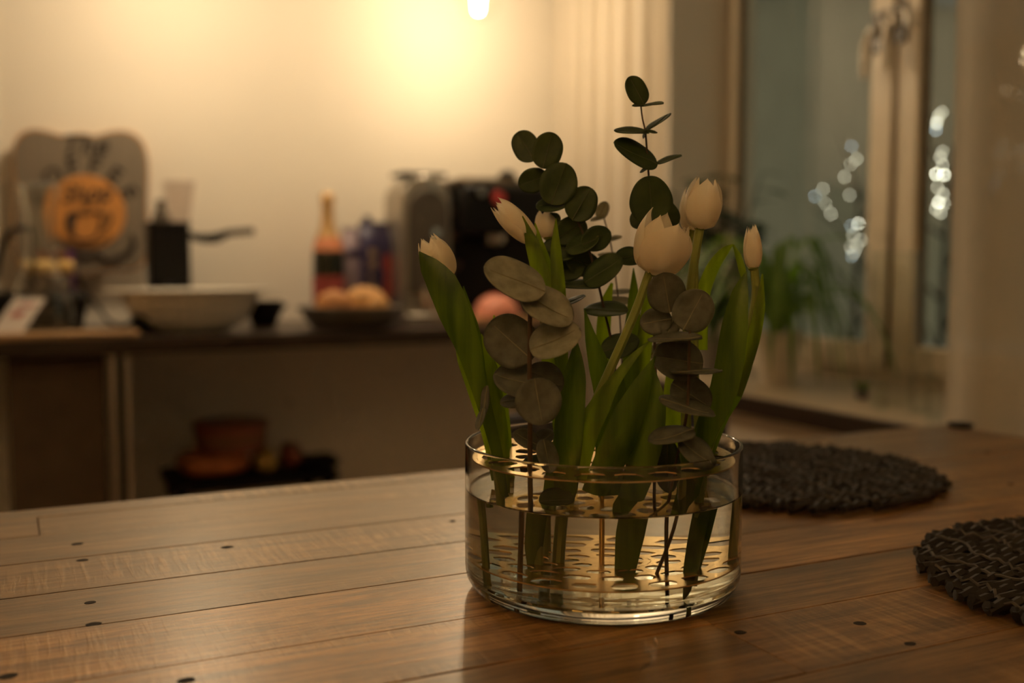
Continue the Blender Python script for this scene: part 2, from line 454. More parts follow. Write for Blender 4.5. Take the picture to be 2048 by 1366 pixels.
# deep sill of the dark laminate, its top sheen painted tan, and the panel it rests on
struct('trim_2', G().box((1.60, YR + 0.002, ZS - 0.045), (XW, 2.70, ZS)).box((XW, YR + 0.002, ZS - 0.045), (XG + 0.03, YL - 0.002, ZS)), 'sill', bevel=0.003)
struct('trim_3', G().box((1.592, YR + 0.002, ZS - 0.050), (1.5995, 2.70, ZS - 0.004)), 'counter', bevel=0.002)
struct('wall_sill_panel', G().box((1.64, YR + 0.01, 0), (XW, 2.68, ZS - 0.046)), 'wall')

# window: outer frame and two casements meeting in the middle
w = struct('window_1', G().box((XG, YL - 0.030, ZS + 0.001), (XG + 0.07, YL - 0.001, ZT - 0.001)).box((XG, YR + 0.001, ZS + 0.001), (XG + 0.07, YR + 0.03, ZT - 0.001))
           .box((XG, YR + 0.03, ZS + 0.001), (XG + 0.07, YL - 0.03, ZS + 0.022)).box((XG, YR + 0.03, ZT - 0.03), (XG + 0.07, YL - 0.03, ZT - 0.001)), 'frame', bevel=0.003)
def casement(ya, yb, sa, sb, turn):
    z0, z1, b, tp = ZS + 0.023, ZT - 0.031, 0.075, 0.06
    x0, x1 = XG - 0.008, XG + 0.045
    part('stile', G().box((x0, ya, z0), (x1, ya + sa, z1)), 'frame', w, bevel=0.006)
    part('stile', G().box((x0, yb - sb, z0), (x1, yb, z1)), 'frame', w, bevel=0.006)
    part('rail', G().box((x0, ya + sa, z0), (x1, yb - sb, z0 + b)), 'frame', w, bevel=0.006)
    part('rail', G().box((x0, ya + sa, z1 - tp), (x1, yb - sb, z1)), 'frame', w, bevel=0.006)
    part('bead', G().box((x0 + 0.018, ya + sa, z0 + b), (x0 + 0.03, ya + sa + 0.012, z1 - tp)).box((x0 + 0.018, yb - sb - 0.012, z0 + b), (x0 + 0.03, yb - sb, z1 - tp)), 'bronze', w)
    za, zb, tl = z0 + b, z1 - tp, turn       # pane turned on purpose to move the bulb's reflection out of view
    xa, xb = x0 + .026 - tl, x0 + .026 + tl
    part('pane', G().add([(xa - .002, ya + sa, za), (xa + .002, ya + sa, za), (xb + .002, yb - sb, za), (xb - .002, yb - sb, za),
         (xa - .002, ya + sa, zb), (xa + .002, ya + sa, zb), (xb + .002, yb - sb, zb), (xb - .002, yb - sb, zb)],
         [(0,3,2,1),(4,5,6,7),(0,1,5,4),(1,2,6,5),(2,3,7,6),(3,0,4,7)]), 'pane', w, smooth=False)
casement(2.082, YL - 0.033, 0.080, 0.028, 0.024)
casement(0.585, 2.072, 0.05, 0.080, 0.0)
part('rebate', G().box((XG - 0.016, 2.066, ZS + 0.03), (XG - 0.0085, 2.074, ZT - 0.05)), 'bronze', w)
def latch(y, zc):
    x = XG - 0.008
    h = part('window_latch', G().box((x - 0.008, y - 0.024, zc - 0.050), (x, y + 0.024, zc + 0.055)), 'darkmetal', w, bevel=0.004)
    part('spindle', G().tube([(x - 0.004, y, zc), (x - 0.035, y, zc)], [0.011, 0.009], 12), 'chrome', h)
    part('hook', G().tube(spline([(x - 0.02, y, zc + 0.005), (x - 0.024, y - 0.028, zc + 0.028), (x - 0.022, y - 0.042, zc + 0.01), (x - 0.02, y - 0.036, zc - 0.02)], 14), 0.006, 8), 'chrome', h)
    part('lever', G().tube(spline([(x - 0.034, y, zc), (x - 0.042, y + 0.004, zc - 0.03), (x - 0.044, y + 0.006, zc - 0.12)], 14), lerp1([0.008, 0.010, 0.013, 0.009], 14), 12), 'cream', h)
pl = onX(1752, 78, XG); latch(pl.y - 0.02, pl.z + 0.01)
pl = onX(1806, 48, XG); latch(pl.y, pl.z)

# ================================================================== OUTSIDE
struct('ground_snow', G().box((XG + 0.3, -6, -0.6), (14, 16, -0.55)), 'snow')
def house(px0, px1, X, h, label):
    ya, yb = sorted((onX(px0, 500, X).y, onX(px1, 500, X).y)); c = Vector((X + 2, (ya + yb) / 2, -0.55))
    t = thing('neighbour_house', c, label, 'house')
    part('wall', G().box((X, ya, -0.55), (X + 4, yb, h)), 'facade', t, smooth=False)
    part('roof', G().prism([(X - .3, ya - .3, h), (X + 4.3, ya - .3, h), (X + 2, ya - .3, h + 1.6)], (0, yb - ya + .6, 0)), 'roof', t, smooth=False)
house(1380, 1578, 12.0, 5.6, 'dim house outside, seen through the left part of the window')
house(1662, 2100, 17.0, 5.2, 'dim house outside behind the fairy lights')
def garden_tree(pxs, X, z_top, label):
    base = onX(pxs, 560, X); base.z = -0.55
    t = thing('bare_shrub', base, label, 'shrub')
    rr = random.Random(int(pxs))
    part('trunk', G().tube(spline([base, base + Vector((0.05, 0.03, 0.7)), base + Vector((0, -0.05, z_top + 0.55))], 10), lerp1([0.05, 0.03, 0.008], 10), 8), 'bark', t)
    for k in range(9):
        z = 0.5 + (z_top - 0.1) * k / 8.0
        s = base + Vector((0.02, 0, z)); d = Vector((rr.uniform(-.3, .3), (-1) ** k * rr.uniform(.4, .8), rr.uniform(.3, .7)))
        part('branch', G().tube(spline([s, s + d * 0.5 + Vector((0, 0, .05)), s + d], 6), lerp1([0.014, 0.003], 6), 5), 'bark', t)
    return t
garden_tree(1706, 5.6, 1.6, 'bare dark shrub outside behind the left group of fairy lights')
garden_tree(1880, 5.2, 1.7, 'bare dark shrub outside behind the right window fairy lights')
ICO = None
def fairy(name, pts, X, label):
    root = onX(*pts[0][:2], X); root = Vector((X, root.y, root.z))
    t = thing(name, root, label, 'string lights')
    pos = []
    for (px, py, k) in pts:
        p = onX(px, py, X + rnd.uniform(-0.15, 0.15)); pos.append(p)
        g = G().lathe([(0.0, -0.007), (0.004, -0.005), (0.006, 0), (0.004, 0.005), (0.0, 0.007)], p, 8)
        part('light_bulb', g, {'A': 'lightA', 'B': 'lightB', 'C': 'lightC'}[k], t)
    part('wire', G().tube(spline(pos, len(pos) * 4), 0.0015, 4), 'black', t)
fairy('fairy_lights', [(1703,293,'C'),(1713,318,'B'),(1702,328,'B'),(1689,354,'B'),(1699,390,'B'),(1646,378,'B'),(1630,392,'C'),(1651,407,'B'),(1662,428,'B'),
      (1717,447,'A'),(1702,452,'C'),(1706,470,'B'),(1722,480,'B'),(1701,493,'B'),(1714,493,'B'),(1708,505,'B'),(1703,512,'C'),(1718,520,'A')], 5.5,
      'string of warm fairy lights outside, seen through the left window pane')
fairy('fairy_lights', [(1884,225,'B'),(1877,232,'B'),(1873,246,'A'),(1872,260,'C'),(1885,303,'B'),(1880,315,'B'),(1885,330,'B'),(1872,348,'A'),(1888,350,'A'),
      (1875,375,'B'),(1886,388,'B'),(1877,405,'A'),(1888,408,'B'),(1872,418,'B'),(1881,426,'B')], 5.1,
      'string of bright fairy lights outside, beside the edge of the right curtain')
fairy('fairy_lights', [(2012,180,'B'),(2005,285,'B'),(1995,308,'B'),(2012,312,'B'),(2000,345,'B'),(1990,370,'C'),(2040,300,'B'),(2046,190,'B'),(2044,335,'B')], 5.1,
      'string of fairy lights outside, glimmering faintly through the right sheer curtain')

# ================================================================== CURTAINS
def curtain(name, x, y0, y1, folds, amp, mat, label, seed):
    rr = random.Random(seed); n = folds * 10 + 1; rows = []
    ph = [rr.uniform(-0.5, 0.5) for _ in range(folds + 2)]
    t = thing(name, (x, (y0 + y1) / 2, 0.03), label, 'curtain')
    for z in [0.03 + (2.33 - 0.03) * k / 26 for k in range(27)]:
        row = []
        for i in range(n):
            u = i / (n - 1); k = u * folds
            a = amp * (0.75 + 0.35 * ph[int(k)]) * (1 - 0.25 * z / 2.3)
            xx = x + a * math.cos(2 * math.pi * k + 0.35 * math.sin(z * 1.4 + ph[int(k)] * 3))
            yy = y0 + (y1 - y0) * u + 0.25 * amp * math.sin(4 * math.pi * k) + 0.006 * math.sin(z * 2.2 + u * 9)
            row.append(Vector((xx, yy, z)))
        rows.append(row)
    part('drape', G().sheet(rows), mat, t)
    part('heading', G().box((x - amp - 0.006, y0, 2.33), (x + amp + 0.006, y1, 2.36)), mat, t, bevel=0.004)
    return t
curtain('sheer_curtain', 1.845, 2.83, 3.47, 6, 0.034, 'sheer', 'white sheer curtain in lit folds beside the pendant-lit back wall', 3)
curtain('sheer_curtain', 1.555, 0.60, 1.405, 5, 0.026, 'sheer2', 'beige sheer curtain hanging right of the window, behind the table corner', 5)
t = thing('curtain_rail', (1.54, 2.0, 2.36), 'white curtain rail running along the top of the window wall', 'curtain rail')
part('rail', G().box((1.525, 0.4, 2.362), (1.585, 1.6, 2.382)), 'trim', t, bevel=0.002)
part('rail', G().box((1.81, 2.6, 2.362), (1.88, 3.48, 2.382)), 'trim', t, bevel=0.002)
for yy in (0.5, 1.5, 2.65, 3.4): part('bracket', G().box((1.57 if yy < 2 else 1.87, yy - 0.012, 2.364), (XW + 0.001, yy + 0.012, 2.380)), 'trim', t)

# ================================================================== TABLE
ZTB = 0.75
TX0, TX1 = -0.85, 1.293
tb = thing('dining_table', (0.27, 0.67, 0), 'reclaimed plank dining table carrying the glass vase of tulips', 'table')
edges = [0.19, 0.285, 0.385, 0.48, 0.575, 0.660, 0.759, 0.848, 0.942, 1.033, 1.107, 1.146]
joints = {0: [0.9], 1: [0.1], 2: [0.75], 3: [0.4305], 4: [0.4305], 5: [], 6: [-0.35], 7: [0.62], 8: [-0.15, 1.0], 9: [0.018], 10: [0.55]}
holes = [(155,1088),(165,1120),(180,1204),(187,1247),(905,1042),(1480,1264),(1720,1246),(1820,1287),(15,1352),(372,1362),(455,1094),(1975,905),(2022,968),(2040,1033)]
GAPS = [.0005, .0005, .0005, .0006, .0006, .0008, .0009, .0003, .0003, .0006, .0003, .0]
TONES = [(.8, .8), (.85, .85), (.8, .9), (.95, 1.15), (1.55, 1.0), (1.75, 1.1), (.95, .95), (.85, .9), (.75, .85), (.7, .85), (.65, .8)]
hole_pts = [onZ(x, y, ZTB) for x, y in holes]
planks = []
for i in range(len(edges) - 1):
    xs = [TX0] + joints[i] + [TX1]
    for a, b in zip(xs[:-1], xs[1:]):
        dz = rnd.uniform(-0.0006, 0.0003); gap = 0.0005
        g0, g1 = GAPS[i], GAPS[i+1]; tn = TONES[i][1 if a > 0.4 else 0]
        o = part('plank', G().box((a + gap * (a > TX0), edges[i] + g0, ZTB - 0.032), (b - gap * (b < TX1), edges[i+1] - g1, ZTB + dz)), 'plank', tb, bevel=0.0006, smooth=False)
        o.color = (tn, tn * 0.985, tn * 0.96, 1)
        planks.append((a, b, edges[i], edges[i+1], ZTB + dz, o))
for p, (hx, hy) in zip(hole_pts, holes):
    for a, b, c, d, z, o in planks:
        if a < p.x < b and c < p.y < d:
            r = 0.0030 + 0.0016 * rnd.random(); n = 14
            ring = [Vector((p.x + r * 1.25 * math.cos(k * 2 * math.pi / n) * (1 + 0.15 * rnd.uniform(-1, 1)), p.y + r * math.sin(k * 2 * math.pi / n), z + 0.0002)) for k in range(n)]
            part('nail_hole', G().add(ring + [q * 1 + Vector((0, 0, -0.0004)) for q in ring], [tuple(range(n)), tuple(reversed(range(n, 2*n)))] + [(k, k+n, (k+1) % n + n, (k+1) % n) for k in range(n)]), 'hole', o, smooth=False)
part('batten', G().box((TX0 + 0.15, 0.24, ZTB - 0.05), (TX0 + 0.23, 1.10, ZTB - 0.033)).box((TX1 - 0.23, 0.24, ZTB - 0.05), (TX1 - 0.15, 1.10, ZTB - 0.033)), 'tablewood', tb, bevel=0.002)
part('apron', G().box((TX0 + 0.1, 0.27, ZTB - 0.13), (TX1 - 0.1, 0.295, ZTB - 0.0505)).box((TX0 + 0.1, 1.045, ZTB - 0.13), (TX1 - 0.1, 1.07, ZTB - 0.0505)), 'tablewood', tb, bevel=0.002)
for x in (TX0 + 0.06, TX1 - 0.14):
    for y in (0.22, 1.04):
        part('leg', G().box((x, y, 0), (x + 0.08, y + 0.08, ZTB - 0.0505)), 'tablewood', tb, bevel=0.004)

# small black disc lying at the far corner
p = onZ(1921, 853, ZTB)
single('felt_disc', G().lathe([(0, 0), (0.017, 0), (0.019, 0.002), (0.018, 0.005), (0, 0.006)], p, 24), 'blackmatte', p, 'small black felt disc lying on the far right table corner', 'coaster')

# chair at the far side
cp = onY(1472, 806, 1.36)
cx = cp.x - 0.21; czt = cp.z
ch = thing('dining_chair', (cx, 1.42, 0), 'slate blue upholstered chair tucked at the far side of the table', 'chair')
rows = []
for k in range(9):
    u = k / 8; z = 0.50 + (czt - 0.50) * u
    rows.append([Vector((cx + (-0.21 + 0.42 * i / 10) * (0.94 + 0.06 * u), 1.36 + 0.03 * (1 - (abs(i - 5) / 5) ** 2) + 0.03 * u, z)) for i in range(11)])
part('backrest', G().sheet(rows), 'slate', ch, solid=0.045, bevel=0.012)
part('seat', G().box((cx - 0.22, 1.05 + 0.105, 0.43), (cx + 0.22, 1.40, 0.475)), 'slate', ch, bevel=0.015)
for sx in (-0.19, 0.19):
    part('leg', G().tube([(cx + sx, 1.19, 0), (cx + sx * 0.95, 1.20, 0.431)], [0.013, 0.018], 10), 'black', ch)
    part('leg', G().tube([(cx + sx, 1.44, 0), (cx + sx * 0.95, 1.385, 0.431), (cx + sx * 0.9, 1.40, 0.56)], [0.013, 0.018, 0.014], 10), 'black', ch)

# placemats: thick rolls of seagrass laid side by side under cross stitching, cut to a circle
def placemat(c, R, ang, label, seed):
    rr = random.Random(seed)
    t = thing('placemat', c, label, 'placemat', 'round woven placemats')
    ca, sa = math.cos(ang), math.sin(ang)
    def W(u, v, z): return Vector((c.x + u * ca - v * sa, c.y + u * sa + v * ca, c.z + z))
    n = 27
    for i in range(n):
        v = -R + (i + 0.5) * 2 * R / n
        half = math.sqrt(max(0, R * R - v * v))
        if half < 0.02: continue
        half += rr.uniform(-0.004, 0.006); m = max(6, int(half * 2 / 0.014))
        ph, rad = rr.uniform(0, 6.28), R / n * 1.0
        for s in range(2):
            pts, rs = [], []
            for k in range(m + 1):
                u = -half + 2 * half * k / m
                w = ph + u * 190 + s * math.pi
                pts.append(W(u, v + 0.40 * rad * math.sin(w) + 0.002 * math.sin(u * 33 + i), 0.0062 + 0.0024 * math.cos(w) + rr.uniform(-.0006, .0006)))
                rs.append(rad * 0.62 * rr.uniform(0.82, 1.15))
            part('grass_cord', G().tube(pts, rs, 6), 'mat', t)
    for j in range(11):
        u = -R * 0.92 + 1.84 * R * j / 10
        half = math.sqrt(max(0, R * R - u * u)) * 0.97
        m = max(6, int(half * 2 / 0.0065))
        pts = []
        for k in range(m + 1):
            v = -half + 2 * half * k / m
            pts.append(W(u + 0.006 * math.sin(v * 42 + j) + 0.004 * math.sin(v * 120), v, 0.0108 + 0.0018 * math.sin(v * 2 * math.pi / (2 * R / n))))
        part('stitch', G().tube(pts, 0.0013, 5), 'matstitch', t)
placemat(Vector((0.795, 0.948, ZTB)), 0.183, 0.12, 'round black woven placemat right behind the glass vase', 1)
placemat(Vector((0.800, 0.488, ZTB)), 0.183, -0.15, 'round black woven placemat cut off at the lower right', 2)

# ================================================================== VASE
VC = onZ(1203, 1171, ZTB); VC = Vector((VC.x, VC.y, ZTB))
VR, VH = 0.1052, 0.1135
vs = thing('glass_vase', VC, 'low round clear glass vase half full of water on the table', 'vase')
prof = [(0, 0.0006), (0.086, 0.0004), (0.095, 0.0016), (0.1008, 0.0052), (0.1040, 0.0115), (VR - 0.0002, 0.0165), (VR, 0.0200), (VR, 0.0206), (VR, 0.0225), (VR, 0.060), (VR, VH - 0.0028), (VR, VH - 0.0014), (VR, VH - 0.0012), (VR - 0.0003, VH - 0.0004), (VR - 0.0009, VH), (VR - 0.0021, VH), (VR - 0.0027, VH - 0.0004), (VR - 0.0030, VH - 0.0012), (VR - 0.0030, VH - 0.0014),
        (VR - 0.0030, VH - 0.0028), (VR - 0.0030, 0.060), (VR - 0.0030, 0.0270), (VR - 0.0030, 0.0246), (VR - 0.0030, 0.024), (VR - 0.0033, 0.0205), (VR - 0.0050, 0.0165), (VR - 0.0100, 0.0125), (0.080, 0.0110), (0, 0.0105)]
part('bowl', G().lathe(prof, VC, 128), 'glass', vs).cycles.is_caustics_caster = True
ZW = 0.0775
e = 0.0004
wprof = [(0, 0.0105 - e), (0.080, 0.0110 - e), (VR - 0.0100 + e * .5, 0.0125 - e), (VR - 0.0050 + e, 0.0165 - e * .7), (VR - 0.0033 + e, 0.0205), (VR - 0.0030 + e, 0.024), (VR - 0.0030 + e, 0.0246), (VR - 0.0030 + e, 0.0270), (VR - 0.0030 + e, 0.060), (VR - 0.0030 + e, ZW), (VR - 0.0030 + e, ZW + 0.0014), (VR - 0.0030 + e, ZW + 0.0016), (VR - 0.0036, ZW + 0.0006), (VR - 0.0052, ZW), (VR - 0.0056, ZW), (VR - 0.0080, ZW), (0, ZW)]
part('water', G().lathe(wprof, VC, 128), 'water', vs, label='clear water').cycles.is_caustics_caster = True

# brass flower holder: two pierced discs on a rod
fh = thing('flower_holder', VC + Vector((0, 0, 0.011)), 'pierced brass disc holder inside the glass vase', 'flower holder')
def pierced(z, R, seed):
    rr = random.Random(seed); vs_, fs_ = [], []
    bands = [(0.010, 0.028, 7), (0.028, 0.048, 12), (0.048, 0.070, 17), (0.070, 0.0965, 20)]
    def polar(r, a): return VC + Vector((r * math.cos(a), r * math.sin(a), z))
    g = G()
    for r0, r1, n in bands:
        off = rr.uniform(0, 1)
        for k in range(n):
            a0, a1 = (k + off) * 2 * math.pi / n, (k + 1 + off) * 2 * math.pi / n
            outer, inner = [], []
            hw, hh, sk = rr.uniform(0.66, 0.88), rr.uniform(0.60, 0.84), rr.uniform(-0.2, 0.2)
            q = [(-1,-1),(0,-1),(1,-1),(1,0),(1,1),(0,1),(-1,1),(-1,0)]
            for u, v in q:
                outer.append(polar(r0 + (r1 - r0) * (v + 1) / 2, a0 + (a1 - a0) * (u + 1) / 2))
                l = math.hypot(u, v); uu, vv = u / l ** 0.7 * hw, v / l ** 0.7 * hh
                inner.append(polar(r0 + (r1 - r0) * (vv + 1) / 2, a0 + (a1 - a0) * (uu + sk * vv + 1) / 2))
            g.add(outer + inner, [(i, (i+1) % 8, (i+1) % 8 + 8, i + 8) for i in range(8)])
    n = 96
    g.add([polar(0.0965, i * 2 * math.pi / n) for i in range(n)] + [polar(R, i * 2 * math.pi / n) for i in range(n)],
          [(i, (i+1) % n, (i+1) % n + n, i + n) for i in range(n)])
    g.add([polar(0.010, i * 2 * math.pi / 28) for i in range(28)], [tuple(range(28))])
    return g
part('upper_disc', pierced(0.1022, 0.0995, 4), 'brass', fh, solid=0.0011, smooth=False)
part('lower_disc', pierced(0.0270, 0.0985, 9), 'brass', fh, solid=0.0011, smooth=False)
part('rod', G().tube([VC + Vector((0, 0, 0.012)), VC + Vector((0, 0, 0.108))], 0.0016, 10), 'brass', fh)

# ================================================================== FLOWERS
FV = (VC - CAM).dot(FWD)
PXM = FPX / FV                       # pixels per metre at the vase
def Q(px, py, df): return dep(px, py, FV + df)

def stem(t, pts, r_px, mat='tstem', n=26, taper=0.85, name='stem'):
    p3 = [Q(*p) for p in pts]
    return part(name, G().tube(spline(p3, n), lerp1([r_px * taper / PXM, r_px / PXM], n), 9), mat, t)

def blade(t, pts, widths, mat='tleaf', roll=0.0, fold=0.30, name='leaf', n=18, wave=0.0, seed=0):
    """long tulip leaf along a spine of (px, py, depth) with widths in pixels"""
    sp = spline([Q(*p) for p in pts], n); ws = lerp1(widths, n); rows = []
    rolls = lerp1(roll, n) if isinstance(roll, (list, tuple)) else [roll] * n
    for i, p in enumerate(sp):
        T = (sp[min(i+1, n-1)] - sp[max(i-1, 0)]).normalized()
        v = (p - CAM).normalized(); S = T.cross(v).normalized()
        S = Quaternion(T, rolls[i]) @ S; Nn = S.cross(T).normalized()
        w = max(ws[i], 0.6) / PXM / 2 / max(0.35, abs(math.cos(rolls[i])))
        row = []
        for k in (-1, -0.66, -0.33, 0, 0.33, 0.66, 1):
            row.append(p + S * (k * w) + Nn * (fold * w * abs(k) ** 1.6 + wave * w * math.sin(i * 0.9 + k * 2 + seed) * abs(k)))
        rows.append(row)
    return part(name, G().sheet(rows), mat, t)

def disc_leaf(t, cx, cy, a, b, ang, df, mat='euca', ddf=0.0, cup=0.12, seed=0):
    """round eucalyptus leaf: ellipse centre, semi-axes and direction base->tip, in pixels"""
    rr = random.Random(seed * 131 + int(cx * 7 + cy)); r = math.radians(ang)
    dx, dy = math.cos(r) * a, -math.sin(r) * a
    base, tip = Q(cx - dx, cy - dy, df), Q(cx + dx, cy + dy, df + ddf)
    U = (tip - base); Ln = U.length; U.normalize()
    v = ((base + tip) / 2 - CAM).normalized(); S = U.cross(v).normalized()
    real = max(b, 0.80 * a); roll = math.acos(min(1, b / real)); best = None
    for sg_ in (-1, 1):
        S2 = Quaternion(U, roll * sg_) @ S; N2 = S2.cross(U).normalized()
        if N2.dot(v) > 0: N2 = -N2
        if best is None or N2.z > best[1].z: best = (S2, N2)
    S, Nn = best
    W = real / PXM; rows = []; m = 21
    for i in range(m):
        th = math.pi * i / (m - 1); u = (1 - math.cos(th)) / 2
        prof = max(math.sin(th) ** 0.92, 0.02) * (1 + 0.02 * math.sin(u * 9 + seed)) * (1.0 - 0.10 * (u - 0.45))
        c = base + U * (Ln * u) + Nn * (cup * W * (math.sin(math.pi * u) * -0.35))
        row = []
        for k in (-1, -0.75, -0.4, -0.06, 0, 0.06, 0.4, 0.75, 1):
            row.append(c + S * (k * W * prof) + Nn * (cup * W * (abs(k) * prof) ** 1.4 + 0.045 * W * math.sin(5 * u + 3 * k + seed)
                       + (0.012 * W if abs(k) < 0.01 else 0)))
        rows.append(row)
    lf = part('leaf', G().sheet(rows), mat, t, solid=0.0005)
    part('midrib', G().tube([r[4] + Nn * 0.0004 for r in rows[1:-4]], lerp1([0.0006, 0.0002], m - 5), 5), 'midribdark' if mat == 'euca' else 'midrib', lf)
    return lf

def tulip_head(t, base, tip, w_px, df, openness=0.0, twist=0.0, ddf=0.0, tipflare=0.0, seed=0):
    rr = random.Random(seed)
    B, T = Q(base[0], base[1], df), Q(tip[0], tip[1], df + ddf)
    A = (T - B); Ln = A.length; A.normalize()
    X = A.orthogonal().normalized()
    v = (B - CAM).normalized(); X = (v - A * v.dot(A)).normalized() * -1     # towards the camera
    Y = A.cross(X).normalized(); R = w_px / PXM / 2
    head = part('flower_head', G().lathe([(0, -0.0015), (0.0032, -0.0006), (0.0042, 0.001), (0.002, 0.003), (0, 0.0035)], B, 12, mat=Matrix((X, Y, A)).transposed()), 'tstem', t)
    for k in range(6):
        outer = k % 2 == 0
        phi = twist + k * math.pi / 3
        hmul = rr.uniform(0.95 - 0.6 * max(0, openness), 1.04) * (1.0 if outer else 0.97); rows = []
        rs = R * (1.0 if outer else 0.90); op = openness * rr.uniform(0.7, 1.3) * (1.0 if outer else 0.55)
        m, half = 16, 9
        for i in range(m):
            s = i / (m - 1)
            prof = (math.sin(math.pi * (0.06 + (0.87 - 0.35 * max(0, openness)) * s ** 0.85))) ** 0.72 if s > 0 else 0.32
            rad = rs * (0.22 + 0.78 * prof) if s > 0 else rs * 0.12
            rad *= 1 + op * max(0, s - 0.35) * 2.2
            if s > 0.82: rad += rs * tipflare * (s - 0.82) * 3
            # angular half-width of the petal
            wid = (1.12 if outer else 0.98) * (min(1, s * 3.5) ** 0.5) * (1 - max(0, (s - 0.42) / 0.58) ** 1.8) ** 0.8 if s < 1 else 0.03
            row = []
            for j in range(half):
                u = -1 + 2 * j / (half - 1)
                a = phi + u * wid * 0.98
                rr_ = rad * (1 - 0.05 * (1 - abs(u)) * 0 + 0.045 * abs(u) ** 2 * (1 if outer else -1))
                ridge = 0.035 * rs * math.exp(-(u * 5) ** 2)
                hgt = Ln * hmul * s - 0.03 * Ln * abs(u) * s
                row.append(B + A * hgt + (X * math.cos(a) + Y * math.sin(a)) * (rr_ + ridge))
            rows.append(row)
        part('petal', G().sheet(rows), 'petal', head, sub=1)
    return head

GT, GE = 'white tulips in the glass vase', 'eucalyptus sprigs in the glass vase'
def tulip(label, px=1200):
    return thing('tulip', VC + Vector(((px - 1203) / PXM * 0.5, 0, 0.014)), label, 'flower', GT)
def sprig(label): return thing('eucalyptus_sprig', VC + Vector((0, 0, 0.014)), label, 'branch', GE)

# --- leftmost tulip, wrapped by a wide leaf
t = tulip('leftmost white tulip, leaning left behind a broad green leaf', 1000)
stem(t, [(893,556,-.015),(928,655,-.012),(962,780,-.01),(985,880,-.01),(1000,1000,-.02),(1003,1172,-.03)], 9)
tulip_head(t, (896,561), (850,471), 64, -.015, 0.05, 0.4, ddf=-.004, seed=1)
blade(t, [(1012,1010,-.03),(992,900,-.035),(964,800,-.04),(951,757,-.042),(935,695,-.045),(910,634,-.046),(884,572,-.044),(856,532,-.04),(838,503,-.035)], [14,22,28,33,48,61,62,40,2], roll=-0.25, seed=1)
blade(t, [(1000,960,-.01),(985,860,-.005),(966,730,0),(946,650,0),(927,572,0)], [16,20,25,24,2], roll=0.4, seed=2)
blade(t, [(1015,1000,-.02),(1010,890,-.02),(1000,825,-.02),(985,740,-.02),(963,668,-.02)], [12,18,24,26,2], 'tleaf2', roll=0.3, seed=3)
blade(t, [(990,960,0),(972,870,.0),(945,790,.0),(922,725,.005),(912,690,.005)], [14,16,14,12,2], 'tleaf2', roll=0.2, seed=4)
blade(t, [(1020,960,.03),(1005,850,.03),(990,740,.03),(992,680,.03),(988,630,.03)], [20,34,44,34,2], 'tleaf2', roll=0.1, seed=5)
# --- second tulip from the left
t = tulip('white tulip bud tilting left above the tall pale green leaves', 1100)
stem(t, [(1066,478,0),(1082,520,0),(1100,590,0),(1120,700,0),(1118,850,0),(1108,1000,-.01),(1103,1140,-.02)], 8)
tulip_head(t, (1068,482), (990,405), 50, 0, 0.04, 0.9, ddf=.0, seed=2)
blade(t, [(1100,760,-.012),(1098,640,-.012),(1083,560,-.012),(1064,490,-.010),(1045,432,-.008)], [34,38,36,29,2], 'tleaf2', roll=-0.2, seed=6)
blade(t, [(1118,780,-.006),(1112,650,-.006),(1103,575,-.006),(1086,510,-.004),(1070,446,0)], [34,34,31,24,2], 'tleaf2', roll=0.25, seed=7)
blade(t, [(1125,780,-.015),(1121,650,-.015),(1117,570,-.015),(1112,500,-.012),(1112,437,-.01)], [26,28,28,22,2], 'tleaf2', roll=0.1, seed=8)
# --- half hidden tulip between the leaves
t = tulip('half-hidden white tulip behind the dark eucalyptus leaves', 1120)
stem(t, [(1096,472,.04),(1108,560,.04),(1125,700,.035),(1130,850,.03),(1128,1000,.03),(1128,1130,.03)], 8)
tulip_head(t, (1096,477), (1088,418), 46, .04, 0.08, 0.2, seed=3)
blade(t, [(1140,960,.035),(1128,840,.04),(1108,740,.045),(1095,690,.045)], [40,48,36,3], 'tleaf', roll=0.2, seed=9)
# --- large open tulip in the middle
t = tulip('largest white tulip, petals opening, in the middle right of the bouquet', 1200)
stem(t, [(1299,545,-.035),(1268,630,-.04),(1222,735,-.045),(1180,830,-.045),(1158,900,-.04),(1143,1000,-.02),(1135,1150,-.005)], 10)
tulip_head(t, (1302,549), (1348,428), 104, -.035, 0.16, 0.35, ddf=-.008, tipflare=.12, seed=4)
blade(t, [(1128,985,-.05),(1131,905,-.062),(1137,837,-.066),(1146,758,-.066),(1150,718,-.064),(1152,676,-.06)], [40,54,55,44,27,2], roll=-0.35, fold=.25, seed=10)
blade(t, [(1146,960,-.055),(1165,872,-.064),(1195,813,-.068),(1227,762,-.07),(1265,714,-.07),(1300,681,-.068)], [42,48,40,22,14,2], 'tleaf2', roll=-0.5, seed=11)
blade(t, [(1225,930,0),(1216,800,0),(1200,735,0),(1184,682,0),(1169,618,0)], [50,52,43,26,2], roll=0.15, seed=12)
blade(t, [(1228,1000,-.03),(1220,930,-.04),(1226,850,-.045),(1236,790,-.045),(1243,745,-.045)], [48,52,58,36,6], roll=0.2, seed=13)
blade(t, [(1090,1140,-.02),(1097,1080,-.02),(1102,1010,-.025),(1112,930,-.03)], [6,30,34,34], roll=0.2, seed=14)
